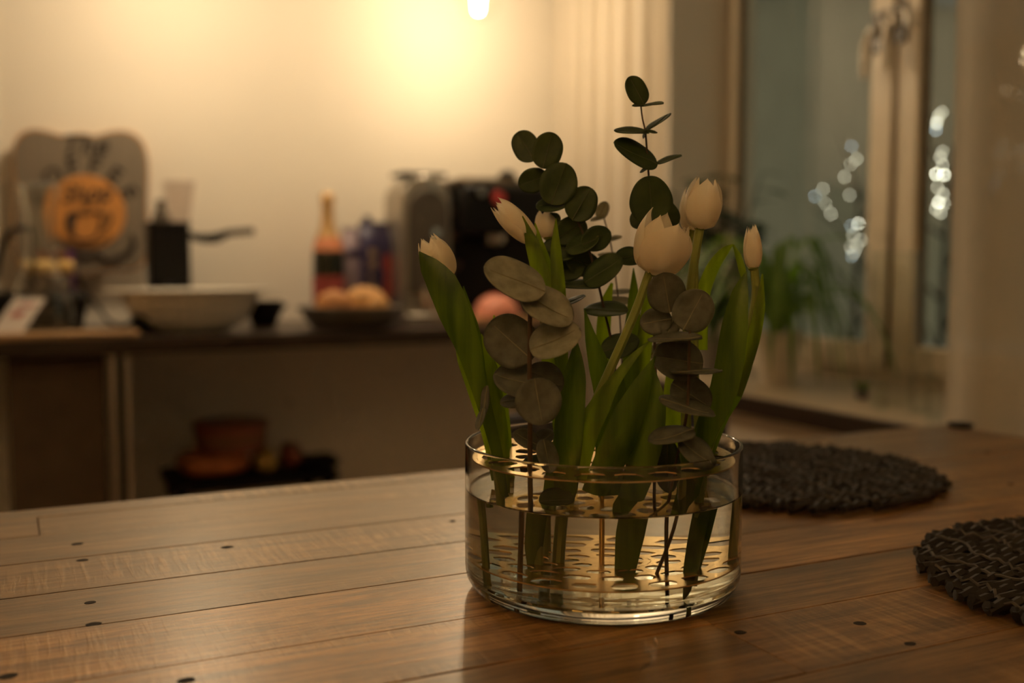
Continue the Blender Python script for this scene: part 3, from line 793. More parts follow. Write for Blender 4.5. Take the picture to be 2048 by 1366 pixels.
# --- tall tulips right of the centre
t = tulip('tall white tulip, the highest bloom, right of the tall eucalyptus', 1370)
stem(t, [(1400,455,-.005),(1392,500,-.005),(1383,565,-.005),(1376,645,-.005),(1372,760,-.01),(1372,900,-.02),(1364,1000,-.03),(1352,1160,-.04)], 11)
tulip_head(t, (1399,460), (1413,356), 74, -.005, 0.04, 0.1, ddf=-.004, seed=5)
blade(t, [(1190,990,-.05),(1235,900,-.066),(1262,832,-.070),(1287,770,-.070),(1311,712,-.066)], [46,62,58,34,2], roll=0.45, seed=15)
blade(t, [(1255,1010,-.045),(1275,940,-.055),(1294,870,-.06),(1305,800,-.06),(1301,722,-.055)], [44,58,58,44,4], roll=-0.35, seed=16)
blade(t, [(1240,1140,-.03),(1250,1060,-.035),(1262,990,-.04)], [30,44,46], 'tleaf', roll=0.2, seed=17)
blade(t, [(1345,1205,-.05),(1352,1130,-.045),(1360,1060,-.04),(1372,960,-.03),(1380,880,-.03)], [4,26,30,34,36], 'tleaf', roll=-0.2, seed=18)
t = tulip('white tulip partly hidden behind the highest bloom', 1390)
stem(t, [(1382,458,.03),(1390,520,.03),(1390,640,.03),(1392,780,.025),(1398,900,.02),(1402,1000,.02),(1398,1120,.02)], 8)
tulip_head(t, (1380,464), (1388,371), 50, .03, 0.06, 0.7, seed=6)
blade(t, [(1400,700,.03),(1402,640,.03),(1408,585,.03),(1427,535,.03),(1450,503,.03),(1466,489,.03)], [34,32,29,27,19,3], 'tleaf2', roll=0.3, seed=19)
blade(t, [(1466,489,.03),(1476,512,.028),(1484,540,.026),(1489,572,.024)], [3,13,15,6], 'tleaf2', roll=0.2, seed=20)
blade(t, [(1285,760,.05),(1290,680,.05),(1298,610,.05),(1302,560,.05)], [26,34,30,6], 'tleaf2', roll=0.1, seed=21)
blade(t, [(1262,790,.055),(1264,680,.055),(1268,600,.055),(1267,536,.055)], [36,36,25,2], 'tleaf', roll=0.1, seed=22)
blade(t, [(1210,800,.06),(1207,680,.06),(1212,612,.06),(1224,566,.06)], [30,32,28,6], 'tleaf2', roll=0.1, seed=23)
blade(t, [(1262,820,.02),(1264,760,.02),(1267,712,.02),(1264,682,.02)], [34,32,22,7], 'tleaf', roll=0.1, seed=24)
# --- small bud at the right
t = tulip('small closed white tulip bud at the far right of the bouquet', 1410)
stem(t, [(1508,535,0),(1512,585,0),(1503,645,0),(1489,725,0),(1456,805,0),(1421,882,0),(1405,960,0),(1396,1120,0)], 10)
tulip_head(t, (1507,540), (1503,447), 37, 0, -0.05, 0.3, seed=7)
blade(t, [(1352,1150,-.03),(1368,1060,-.03),(1385,960,-.03),(1408,867,-.035),(1440,796,-.04),(1457,726,-.042),(1467,656,-.042),(1479,585,-.04),(1493,543,-.036)], [8,24,34,44,52,54,51,32,2], roll=-0.3, fold=.22, seed=25)
blade(t, [(1400,960,.005),(1438,842,.005),(1468,790,.005),(1492,730,.005),(1506,682,.005),(1516,640,.005)], [24,36,36,30,14,2], roll=0.4, seed=26)
blade(t, [(1470,790,-.004),(1495,720,-.006),(1512,665,-.008),(1522,610,-.006),(1525,548,0)], [30,30,26,20,3], 'tleaf2', roll=0.5, seed=27)
blade(t, [(1345,980,.02),(1345,880,.03),(1348,780,.035),(1352,690,.04)], [30,40,40,20], 'tleaf2', roll=0.2, seed=28)

# --- eucalyptus
def leaves(t, data, mat, cup=0.12):
    for i, (cx, cy, a, b, ang, df) in enumerate(data):
        disc_leaf(t, cx, cy, a, b, ang, df, mat, ddf=rnd.uniform(-.008, .008), cup=cup, seed=i)
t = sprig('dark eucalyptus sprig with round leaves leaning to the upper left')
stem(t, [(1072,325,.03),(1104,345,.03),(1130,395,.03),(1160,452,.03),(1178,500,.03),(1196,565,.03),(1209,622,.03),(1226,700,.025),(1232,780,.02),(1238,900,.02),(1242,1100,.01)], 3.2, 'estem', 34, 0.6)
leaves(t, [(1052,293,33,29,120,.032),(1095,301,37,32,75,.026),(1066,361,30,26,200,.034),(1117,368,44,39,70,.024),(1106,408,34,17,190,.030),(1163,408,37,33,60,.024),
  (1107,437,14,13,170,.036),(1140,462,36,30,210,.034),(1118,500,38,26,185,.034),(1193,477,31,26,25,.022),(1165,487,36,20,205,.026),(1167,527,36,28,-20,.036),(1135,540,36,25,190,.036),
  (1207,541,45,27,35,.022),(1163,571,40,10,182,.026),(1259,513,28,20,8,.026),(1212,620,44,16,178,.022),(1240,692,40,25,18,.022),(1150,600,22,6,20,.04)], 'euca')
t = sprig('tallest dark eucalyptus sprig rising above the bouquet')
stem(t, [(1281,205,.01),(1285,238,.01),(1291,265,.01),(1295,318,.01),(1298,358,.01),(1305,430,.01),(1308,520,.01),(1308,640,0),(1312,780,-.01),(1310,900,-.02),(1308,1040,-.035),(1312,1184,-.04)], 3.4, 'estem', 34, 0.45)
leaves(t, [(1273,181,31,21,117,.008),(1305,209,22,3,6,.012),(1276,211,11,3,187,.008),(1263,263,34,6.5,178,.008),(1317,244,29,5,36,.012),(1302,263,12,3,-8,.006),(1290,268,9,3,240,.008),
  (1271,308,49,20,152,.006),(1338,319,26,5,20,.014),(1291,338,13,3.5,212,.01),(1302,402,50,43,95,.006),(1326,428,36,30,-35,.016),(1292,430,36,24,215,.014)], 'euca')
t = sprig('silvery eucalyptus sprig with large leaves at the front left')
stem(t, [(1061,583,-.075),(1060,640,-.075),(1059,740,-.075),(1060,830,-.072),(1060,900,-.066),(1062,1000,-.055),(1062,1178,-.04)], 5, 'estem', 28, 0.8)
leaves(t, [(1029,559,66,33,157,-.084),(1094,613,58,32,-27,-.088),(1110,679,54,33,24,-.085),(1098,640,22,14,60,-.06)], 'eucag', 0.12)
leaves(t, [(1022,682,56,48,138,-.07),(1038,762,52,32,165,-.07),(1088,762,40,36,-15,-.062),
  (1077,803,47,42,-80,-.082),(1034,800,34,15,190,-.066),(971,803,32,8,-97,-.055),(962,838,22,7,-105,-.06),(1094,912,34,19,-75,-.072),(1052,878,28,17,150,-.06),(1085,880,26,16,30,-.05)], 'euca_shade', 0.14)  # lower leaves take the copy with shade painted in
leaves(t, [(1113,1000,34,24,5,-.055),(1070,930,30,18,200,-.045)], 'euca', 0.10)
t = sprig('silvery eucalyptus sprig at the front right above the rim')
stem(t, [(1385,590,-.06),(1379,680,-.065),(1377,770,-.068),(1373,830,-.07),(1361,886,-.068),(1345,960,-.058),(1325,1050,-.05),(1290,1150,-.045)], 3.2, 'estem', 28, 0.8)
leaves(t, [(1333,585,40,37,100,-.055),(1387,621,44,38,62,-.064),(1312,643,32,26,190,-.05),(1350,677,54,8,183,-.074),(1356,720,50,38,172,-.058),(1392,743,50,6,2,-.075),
  (1382,790,45,34,-32,-.062),(1374,814,56,14,-14,-.080),(1343,872,46,17,195,-.078),(1393,906,44,23,-38,-.082),(1340,655,22,18,250,-.045)], 'euca_shade', 0.10)
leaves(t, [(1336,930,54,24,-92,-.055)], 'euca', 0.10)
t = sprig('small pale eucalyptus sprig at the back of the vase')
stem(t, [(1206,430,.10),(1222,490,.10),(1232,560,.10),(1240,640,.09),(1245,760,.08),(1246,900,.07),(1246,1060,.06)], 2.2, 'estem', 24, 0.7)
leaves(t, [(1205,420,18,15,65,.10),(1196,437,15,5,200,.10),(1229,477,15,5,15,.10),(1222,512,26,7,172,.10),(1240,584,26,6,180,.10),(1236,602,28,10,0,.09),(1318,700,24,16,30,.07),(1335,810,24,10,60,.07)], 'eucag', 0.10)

# ================================================================== SIDEBOARD COUNTER
ZC, YC = 0.80, 2.895
ct = thing('sideboard_counter', (0.4, 3.2, 0), 'long dark laminate counter standing along the back wall', 'counter')
part('worktop', G().box((-0.9, YC, ZC - 0.045), (1.58, YB - 0.004, ZC)), 'counter', ct, bevel=0.003, smooth=False)
for px in (229, 257):
    p = onY(px, 850, YC + 0.03)
    part('leg_bar', G().box((p.x - 0.007, YC + 0.02, 0), (p.x + 0.007, YC + 0.06, ZC - 0.0455)), 'steel', ct, bevel=0.002)
p = onY(243, 850, YC + 0.05)
part('leg_core', G().box((p.x - 0.016, YC + 0.035, 0), (p.x + 0.012, YC + 0.055, ZC - 0.0455)), 'blackmatte', ct, smooth=False)
part('leg', G().box((1.52, YC + 0.02, 0), (1.56, YC + 0.06, ZC - 0.0455)), 'steel', ct, bevel=0.002)
part('leg', G().box((-0.86, YC + 0.02, 0), (-0.82, YC + 0.06, ZC - 0.0455)), 'steel', ct, bevel=0.002)
xa, xb = onY(18, 850, 3.02).x, onY(214, 850, 3.02).x
cb = thing('low_cabinet', ((xa + xb) / 2, 3.2, 0), 'dark brown cabinet under the left end of the counter', 'cabinet')
part('body', G().box((xa, 3.02, 0.0), (xb, YB - 0.03, ZC - 0.06)), 'darkcab', cb, bevel=0.003, smooth=False)
part('door', G().box((xa + 0.004, 3.002, 0.06), (xb - 0.004, 3.019, ZC - 0.066)), 'darkcab', cb, bevel=0.002, smooth=False)

# ---- things on the counter
def ctr(px, Y): return Vector((onY(px, 640, Y).x, Y, ZC))
def pxw(Y, px): # metres per pixel there
    p = onY(px, 600, Y); return (p - CAM).dot(FWD) / FPX

# coffee shop sign leaning on the wall
YS = 3.44
def sg(px, py, dy=0.0): return onY(px, py, YS - dy)
sgn = thing('wall_sign', (sg(160, 540).x, YS, sg(160, 548).z), 'grey wooden coffee shop sign with an orange round cup emblem', 'sign')
top = [(25,310),(28,285),(42,266),(66,258),(95,262),(128,270),(160,266),(190,270),(222,262),(255,262),(280,276),(293,300),(298,340),(296,400),(298,455),(297,500),(288,528),(262,542),(230,540),(196,548),(160,552),(124,548),(92,541),(60,543),(36,530),(27,500),(25,455),(29,400)]
outl = spline([sg(x, y) for x, y in top + [top[0]]], 90)[:-1]
part('board_edge', G().prism(outl, (0, 0.014, 0)), 'signedge', sgn, bevel=0.002, smooth=False)
cen = sum(outl, Vector()) / len(outl)
inn = [cen + (p - cen) * 0.972 + Vector((0, -0.0015, 0)) for p in outl]
part('board_face', G().prism(inn, (0, 0.003, 0)), 'signgrey', sgn, smooth=False)
ec, er = sg(173, 424, 0.006), 73 * pxw(YS, 173)
em = part('emblem', G().prism([ec + Vector((er * math.cos(a * math.pi / 32), 0, er * math.sin(a * math.pi / 32))) for a in range(64)], (0, 0.006, 0)), 'signorange', sgn, bevel=0.001, smooth=False)
def text(parent, body, px, py, h_px, shear=0.0, rot=0.0, dy=0.010, mat='ink', ext=0.0008, width=1.0):
    cu = bpy.data.curves.new('lettering', 'FONT'); cu.body = body; cu.align_x = 'CENTER'; cu.align_y = 'CENTER'
    cu.size = h_px * pxw(YS, px) * 1.4; cu.extrude = ext; cu.shear = shear; cu.offset = 0.0011
    o = bpy.data.objects.new('lettering', cu); COL.objects.link(o)
    dg = bpy.context.evaluated_depsgraph_get(); me = bpy.data.meshes.new_from_object(o.evaluated_get(dg))
    bpy.data.objects.remove(o); bpy.data.curves.remove(cu)
    me.materials.clear(); me.materials.append(M[mat])
    q = bpy.data.objects.new('lettering', me); COL.objects.link(q); q.parent = parent; ORG[q] = ORG[parent]
    q.location = sg(px, py, dy) - ORG[parent]; q.rotation_euler = (math.pi / 2, rot, 0); q.scale = (width, 1, 1)
    return q
text(sgn, 'The', 166, 292, 40, 0.35, -0.05, 0.0035)
for k, c in enumerate('COFFEE'):
    a = math.radians(158 - k * 26.5)
    text(sgn, c, 170 + 94 * math.cos(a), 428 - 98 * math.sin(a), 34, 0, math.pi / 2 - a, 0.0035)
text(sgn, 'Shop', 172, 388, 36, 0.35, -0.08, 0.0075, width=0.9)
def cupline(pts, r):
    return G().tube(spline([sg(x, y, 0.008) for x, y in pts], 22), r * pxw(YS, 170), 6)
em_ = part('cup_drawing', cupline([(135,432),(136,450),(144,470),(160,480),(180,480),(194,470),(202,450),(204,428)], 2.6), 'ink', em)
part('cup_rim', cupline([(135,432),(150,424),(170,428),(190,424),(204,428)], 2.6), 'ink', em_)
part('cup_handle', cupline([(202,432),(216,428),(222,440),(214,452),(200,455)], 2.4), 'ink', em_)
part('saucer', cupline([(128,478),(150,490),(175,492),(205,482),(218,468)], 2.0), 'ink', em_)
part('steam', cupline([(165,420),(178,412),(170,404),(184,398)], 1.6), 'ink', em_)
part('cup_shade', G().prism([sg(x, y, 0.0085) for x, y in [(136,434),(152,427),(156,436),(148,450),(152,468),(142,462)]], (0, 0.002, 0)), 'ink', em_, smooth=False)
part('scroll', G().tube(spline([sg(x, y, 0.004) for x, y in [(150,505),(170,515),(195,508),(215,520),(245,512),(262,498)]], 26), 5.5 * pxw(YS, 200), 6), 'ink', sgn)
part('scroll', G().tube(spline([sg(x, y, 0.004) for x, y in [(60,470),(66,490),(58,512),(80,525)]], 18), 4 * pxw(YS, 60), 6), 'ink', sgn)
part('scroll', G().tube(spline([sg(x, y, 0.004) for x, y in [(262,470),(270,488),(262,500)]], 18), 4 * pxw(YS, 60), 6), 'ink', sgn)

def ybox(px0, px1, py0, py1, Y, depth, zfix=None):
    """box from its front face in the photo, at depth plane Y"""
    a, b = onY(px0, py1, Y), onY(px1, py0, Y)
    z0 = zfix if zfix is not None else a.z
    return (a.x, Y, z0), (b.x, Y + depth, b.z)

# black griddle
lo, hi = ybox(-30, 178, 588, 640, 3.15, 0.22, ZC + 0.001)
gd = thing('electric_griddle', ((lo[0] + hi[0]) / 2, 3.26, ZC), 'low black electric griddle behind the glass carafe', 'appliance')
part('base', G().add([(lo[0], lo[1], lo[2]), (hi[0] - 0.02, lo[1], lo[2]), (hi[0] - 0.02, hi[1], lo[2]), (lo[0], hi[1], lo[2]), (lo[0], lo[1], hi[2]), (hi[0], lo[1], hi[2]), (hi[0], hi[1], hi[2]), (lo[0], hi[1], hi[2])],
     [(0,3,2,1),(4,5,6,7),(0,1,5,4),(1,2,6,5),(2,3,7,6),(3,0,4,7)]), 'black', gd, bevel=0.006)
gz = hi[2]
part('plate', G().box((lo[0] + 0.02, 3.17, gz), (hi[0] - 0.02, 3.35, gz + 0.006)), 'blackmatte', gd, bevel=0.003)
part('handle', G().tube(spline([onY(-8, 560, 3.2), onY(2, 500, 3.2), onY(20, 466, 3.2), onY(45, 456, 3.2), onY(62, 470, 3.2), onY(66, 520, 3.2), onY(66, 585, 3.2)], 30), 0.008, 8), 'blackmatte', gd)
lo, hi = ybox(44, 148, 520, 550, 3.22, 0.05); 
st = gz + 0.0065
b1 = thing('tea_box', ((lo[0] + hi[0]) / 2, 3.25, st), 'brown card box behind the neck of the glass carafe', 'box')
part('carton', G().box((lo[0], 3.22, st), (hi[0] - 0.008, 3.32, lo[2] - 0.001)), 'darkcab', b1, bevel=0.003)
b2 = thing('rolling_pin', ((lo[0] + hi[0]) / 2, 3.27, lo[2]), 'pale wooden rolling pin lying across the brown box', 'rolling pin')
cz, rr_ = (lo[2] + hi[2]) / 2, (hi[2] - lo[2]) / 2
part('roller', G().tube([(lo[0], 3.27, cz), (lo[0] + 0.004, 3.27, cz), (hi[0] - 0.05, 3.27, cz), (hi[0] - 0.046, 3.27, cz)], [rr_ * .9, rr_, rr_, rr_ * .9], 20), 'creambox', b2)
part('grip', G().tube([(hi[0] - 0.040, 3.27, cz), (hi[0] - 0.036, 3.27, cz), (hi[0] - 0.003, 3.27, cz), (hi[0], 3.27, cz)], [rr_ * .85, rr_ * .98, rr_ * .98, rr_ * .8], 20), 'creambox', b2)
part('axle', G().tube([(hi[0] - 0.05, 3.27, cz), (hi[0] - 0.03, 3.27, cz)], rr_ * .5, 12), 'darkcab', b2)
b3 = thing('spice_tin', ((lo[0] + hi[0]) / 2, 3.37, gz), 'rusty brown tin with a purple end behind the rolling pin', 'tin')
h2 = onY(90, 500, 3.37).z
part('tin_body', G().box((lo[0] + 0.01, 3.365, gz + 0.0005), (hi[0] - 0.012, 3.41, h2)), 'brownbox', b3, bevel=0.004)
part('tin_end', G().box((hi[0] - 0.0115, 3.366, gz + 0.0005), (hi[0] + 0.008, 3.409, h2 - 0.002)), 'purple', b3, bevel=0.003)

# power cord running from the griddle along the counter
c0 = onY(166, 560, 3.40)
single('power_cord', G().tube(spline([Vector((c0.x - 0.02, 3.40, c0.z + 0.02)), onY(172, 585, 3.42), onY(195, 612, 3.44), Vector((onY(225, 630, 3.45).x, 3.45, ZC + 0.006)), Vector((onY(280, 640, 3.46).x, 3.46, ZC + 0.006))], 30), 0.0055, 8), 'black', (c0.x, 3.42, ZC), 'black power cord curving down behind the white bowl', 'cord')

# carafe
Y0 = 3.06
cc = ctr(86, Y0); k = pxw(Y0, 86); hz = onY(86, 372, Y0).z - ZC
cr = thing('glass_carafe', cc, 'hourglass shaped clear glass carafe in front of the coffee sign', 'carafe')
def cprof(s): # radius in px at height fraction from the top
    pts = [(0.0, 40), (0.05, 36), (0.2, 27), (0.38, 25), (0.5, 31), (0.68, 48), (0.86, 58), (0.95, 57), (1.0, 48)]
    for (a, ra), (b, rb) in zip(pts, pts[1:]):
        if a <= s <= b:
            u = (s - a) / (b - a); u = u * u * (3 - 2 * u); return ra + (rb - ra) * u
    return 48
pf = [(0, 0.001)] + [(cprof(1 - i / 30) * k, 0.001 + hz * i / 30) for i in range(31)]
pf += [(cprof(1 - i / 30) * k - 0.003, 0.001 + hz * i / 30) for i in range(30, 0, -1)] + [(cprof(1) * k - 0.006, 0.006), (0, 0.006)]
part('glass_body', G().lathe(pf, cc, 48), 'glass', cr)
part('lip', G().lathe([(40 * k, hz + 0.0015), (41.5 * k, hz + 0.003), (40 * k, hz + 0.005), (38 * k, hz + 0.003)], cc, 48, closed=True), 'glass', cr)

# cutting board with a card on it
a, b = onZ(-60, 655, ZC), onZ(272, 655, ZC)
lo, hi = (-0.55, 2.905, ZC + 0.0005), (onY(276, 650, 2.95).x, 3.03, ZC + 0.016)
bd = thing('cutting_board', ((lo[0] + hi[0]) / 2, 2.96, ZC), 'light wooden cutting board at the left edge of the counter', 'cutting board')
part('slab', G().box(lo, hi), 'board', bd, bevel=0.004)
part('rim_groove', G().box((lo[0] + 0.02, 2.915, hi[2]), (hi[0] - 0.02, 2.918, hi[2] + 0.0006)), 'darkcab', bd, smooth=False)
q = [onY(-22, 650, 2.95), onY(46, 650, 2.95), onY(92, 597, 2.99), onY(30, 595, 2.99)]
q[0].z = q[1].z = hi[2] + 0.001
cdt = thing('recipe_card', q[0].lerp(q[1], .5), 'tilted white card with red print standing on the cutting board', 'card')
part('paper', G().prism(q, (0, 0.0015, 0)), 'card', cdt, smooth=False)
def bil(u, v): return q[0].lerp(q[1], u).lerp(q[3].lerp(q[2], u), v) + Vector((0, -0.0008, 0.0004))
part('print', G().prism([bil(.25, .45), bil(.6, .45), bil(.62, .62), bil(.27, .62)], (0, 0.0006, 0)), 'redprint', cdt, smooth=False)
part('print', G().prism([bil(.3, .75), bil(.8, .75), bil(.8, .82), bil(.3, .82)], (0, 0.0006, 0)), 'redprint', cdt, smooth=False)

# coffee grinder
Yg = 3.24
lo, hi = ybox(303, 380, 452, 620, Yg, 0.11, ZC + 0.001)
gr = thing('coffee_grinder', ((lo[0] + hi[0]) / 2, Yg + 0.05, ZC), 'black box-shaped coffee grinder with a side handle', 'grinder')
part('body', G().box(lo, hi), 'black', gr, bevel=0.006)
part('collar', G().box((lo[0] - 0.003, Yg - 0.003, hi[2]), (hi[0] + 0.003, Yg + 0.113, hi[2] + 0.012)), 'blackmatte', gr, bevel=0.003)
cxg = onY(322, 430, Yg + .05).x
part('lid_knob', G().lathe([(0, 0), (0.026, 0), (0.024, 0.02), (0.015, 0.035), (0.012, 0.05), (0.016, 0.058), (0.012, 0.066), (0, 0.068)], (cxg, Yg + .05, hi[2] + 0.012), 24), 'grease', gr)
hp = onY(366, 364, Yg + .05)
part('hopper', G().add([(cxg + 0.022, Yg + .02, hi[2] + .0122), (hi[0] + .001, Yg + .02, hi[2] + .0122), (hi[0] + .001, Yg + .09, hi[2] + .0122), (cxg + 0.022, Yg + .09, hi[2] + .0122),
     (cxg + 0.012, Yg + .005, hp.z), (hi[0] + .018, Yg + .005, hp.z), (hi[0] + .018, Yg + .105, hp.z), (cxg + .012, Yg + .105, hp.z)], [(0,3,2,1),(4,5,6,7),(0,1,5,4),(1,2,6,5),(2,3,7,6),(3,0,4,7)]), 'smoke', gr, smooth=False)
hd = part('handle', G().tube(spline([onY(378, 470, Yg + .03), onY(400, 476, Yg + .03), onY(430, 476, Yg + .03), onY(460, 466, Yg + .03), onY(505, 462, Yg + .03)], 22), lerp1([.010, .013, .016, .011, .010], 22), 10), 'blackmatte', gr)
part('handle_end', G().tube([onY(455, 466, Yg + .029), onY(507, 462, Yg + .029)], .0115, 10), 'grease', hd)
part('spout', G().box(((lo[0] + hi[0]) / 2 - .012, Yg - .03, ZC + .12), ((lo[0] + hi[0]) / 2 + .012, Yg + .002, ZC + .14)), 'black', gr, bevel=.004)

# pan and white bowl
Yb = 3.07
pc = ctr(412, Yb); k = pxw(Yb, 412)
rc = ctr(528, 3.18); kr = pxw(3.18, 528); hr = onY(528, 602, 3.18).z - ZC
pn = thing('black_ramekin', rc, 'small black bowl half hidden at the right of the white bowl', 'bowl')
part('pot', G().lathe([(0, .001), (22 * kr, .001), (33 * kr, hr * .5), (36 * kr, hr), (33 * kr, hr), (29 * kr, hr * .5), (0, .008)], rc, 36), 'blackmatte', pn)
part('lug', G().tube([rc + Vector((33 * kr, 0, hr * .8)), rc + Vector((44 * kr, 0, hr * .85)), rc + Vector((33 * kr, .01, hr * .6))], .006, 8), 'blackmatte', pn)
p0 = ctr(292, 3.02)
pg = thing('plug_adapter', p0, 'black plug adapter lying at the left foot of the white bowl', 'adapter')
part('housing', G().add([p0 + Vector((x, y, z)) for x, y, z in [(-.028, -.02, .001), (.03, -.02, .001), (.03, .03, .001), (-.028, .03, .001), (-.038, -.015, .05), (-.008, -.015, .05), (-.008, .025, .05), (-.038, .025, .05)]],
     [(0,3,2,1),(4,5,6,7),(0,1,5,4),(1,2,6,5),(2,3,7,6),(3,0,4,7)]), 'blackmatte', pg, bevel=.005)
part('cable', G().tube(spline([p0 + Vector((-.025, .02, .04)), p0 + Vector((-.05, .05, .02)), p0 + Vector((-.06, .12, .006))], 12), .004, 8), 'black', pg)
zb = onY(385, 580, Yb).z - ZC
bc = ctr(384, Yb)
bw = thing('serving_bowl', bc, 'wide oval white ceramic serving bowl on the counter beside the grinder', 'bowl')
part('bowl', G().lathe([(0, .001), (62 * k, .001), (72 * k, .004), (110 * k, .034), (134 * k, zb - .012), (165 * k, zb - .002), (167 * k, zb + .002), (164 * k, zb + .003), (130 * k, zb - .007), (105 * k, .038), (66 * k, .012), (0, .010)], bc, 64, mat=Matrix.Diagonal((1, .56, 1))), 'ceramic', bw)

# bottle
Yt = 3.34
bt = ctr(658, Yt); k = pxw(Yt, 658); H = onY(658, 387, Yt).z - ZC
bo = thing('wine_bottle', bt, 'dark sparkling wine bottle with gold foil neck and red label', 'bottle')
fr = lambda py: max(0.0, onY(658, py, Yt).z - ZC)
part('glass_body', G().lathe([(0, .002), (28 * k, .002), (31 * k, .006), (31 * k, fr(520)), (29 * k, fr(500)), (22 * k, fr(475)), (13 * k, fr(450)), (11.5 * k, fr(425)), (11.5 * k, fr(402)), (0, fr(402))], bt, 32), 'bottle', bo)
part('foil', G().lathe([(22.8 * k, fr(475)), (14 * k, fr(450)), (12.3 * k, fr(425)), (12.3 * k, fr(404)), (14 * k, fr(402)), (14 * k, fr(392)), (11 * k, fr(387)), (0, fr(386))], bt, 32), 'foil', bo)
part('neck_label', G().lathe([(29.9 * k, fr(502)), (27.6 * k, fr(490)), (23.2 * k, fr(475))], bt, 32, closed=False), 'coral', bo)
part('label', G().lathe([(31.5 * k, fr(618)), (31.5 * k, fr(552))], bt, 32, closed=False), 'redlabel', bo)

# blue coffee bags
def bag(px0, px1, py0, Y, depth, mat, label, strip):
    lo, hi = ybox(px0, px1, py0, 640, Y, depth, ZC + .001)
    t = thing('coffee_bag', ((lo[0] + hi[0]) / 2, Y + depth / 2, ZC), label, 'bag', 'coffee bags by the wine bottle')
    h = hi[2] - lo[2]; rows = []
    x0, x1 = lo[0], hi[0]; mx = (x0 + x1) / 2
    g = G()
    levels = [(0, 1.0, 1.0), (.03, 1.0, 1.0), (.5, 1.04, 1.08), (.82, 1.0, .9), (.93, .98, .35), (1.0, .98, .08)]
    for zf, sx, sy in levels:
        hw, hd = (x1 - x0) / 2 * sx, depth / 2 * sy; cy_ = Y + depth / 2
        rows.append([Vector((mx - hw, cy_ - hd, lo[2] + h * zf)), Vector((mx, cy_ - hd * 1.08, lo[2] + h * zf)), Vector((mx + hw, cy_ - hd, lo[2] + h * zf)),
                     Vector((mx + hw, cy_ + hd, lo[2] + h * zf)), Vector((mx, cy_ + hd * 1.08, lo[2] + h * zf)), Vector((mx - hw, cy_ + hd, lo[2] + h * zf)), Vector((mx - hw, cy_ - hd, lo[2] + h * zf))])
    g.sheet(rows); n = len(g.v)
    g.f.append((0, 1, 2, 3, 4, 5)); g.f.append(tuple(n - 7 + i for i in range(6)))
    part('pouch', g, mat, t, bevel=.004)
    part('seal', G().box((x0, Y + depth / 2 - .003, hi[2]), (x1, Y + depth / 2 + .003, hi[2] + .012)), mat, t, bevel=.001)
    for (u0, u1, v0, v1, m2) in strip:
        part('print', G().box((x0 + (x1 - x0) * u0, Y - depth * .062, lo[2] + h * v0), (x0 + (x1 - x0) * u1, Y - depth * .035, lo[2] + h * v1)), m2, t, smooth=False)
    return t
bag(692, 724, 462, 3.33, .07, 'lilac', 'pale lilac coffee bag between the wine bottle and the navy bag', [(.12, .85, .72, .80, 'navy')])
bag(727, 786, 452, 3.30, .08, 'navy', 'dark navy coffee bag with pale upright print', [(.18, .42, .20, .28, 'paleprint'), (.18, .42, .32, .40, 'paleprint'), (.18, .42, .44, .52, 'paleprint'), (.18, .42, .56, .64, 'paleprint'), (.18, .42, .68, .76, 'paleprint'), (.66, .92, .25, .70, 'redlabel')])
tc_ = onY(734, 432, 3.42)
single('pepper_mill', G().lathe([(0, 0), (.022, 0), (.022, .02), (.016, .08), (.018, .16), (.012, tc_.z - ZC - .04), (.016, tc_.z - ZC - .02), (.010, tc_.z - ZC), (0, tc_.z - ZC)], (tc_.x, 3.42, ZC + .0005), 20), 'navy', (tc_.x, 3.42, ZC), 'dark pointed mill rising behind the navy coffee bag', 'mill')

# plate of buns
Yp = 3.05
pc = ctr(700, Yp); k = pxw(Yp, 700)
pt = thing('stoneware_plate', pc, 'dark grey stoneware plate of buns in front of the bottle', 'plate')
zr = onY(700, 612, Yp).z - ZC
part('dish', G().lathe([(0, .001), (70 * k, .001), (76 * k, .006), (104 * k, zr - .004), (108 * k, zr), (104 * k, zr + .001), (74 * k, .012), (0, .009)], pc, 56), 'stone', pt)
def bun(px, py0, wpx, hpx, mat, rot, dY, label, seed):
    k2 = pxw(Yp + dY, px); top = onY(px, py0, Yp + dY).z; h = hpx * k2; w_ = wpx * k2
    base_z = ZC + .010
    c = Vector((onY(px, 600, Yp + dY).x, Yp + dY, base_z)); hh = top - base_z
    rr = random.Random(seed); g = G(); vs_, rows = [], []
    R = Matrix.Rotation(rot, 3, 'Z')
    for i in range(12):
        th = math.pi * i / 11; row = []
        for j in range(25):
            a = 2 * math.pi * j / 24
            s = math.sin(th) ** 0.8
            p = Vector((w_ * .5 * s * math.cos(a), w_ * .36 * s * math.sin(a), hh * (.5 - .5 * math.cos(th) * (1 if th < 1.57 else 1))))
            p *= 1 + 0.03 * math.sin(5 * a + seed) * s
            row.append(c + R @ p)
        rows.append(row)
    g.sheet(rows)
    o = thing('bun', c, label, 'bun', 'buns on the stoneware plate')
    part('crust', g, mat, o)
    part('slash', G().tube(spline([c + R @ Vector((-w_ * .22, -.01, hh * .93)), c + R @ Vector((0, .006, hh * 1.0)), c + R @ Vector((w_ * .22, .0, hh * .92))], 10), .004, 6), 'bunpale', o)
bun(668, 582, 78, 34, 'bun', .1, -.01, 'round browned bun at the left of the stoneware plate', 1)
bun(728, 574, 90, 42, 'bunpale', -.2, .025, 'long golden bun at the right of the stoneware plate', 2)
bun(756, 590, 56, 30, 'bunpale', .5, -.03, 'small pale bun at the front right of the plate', 3)

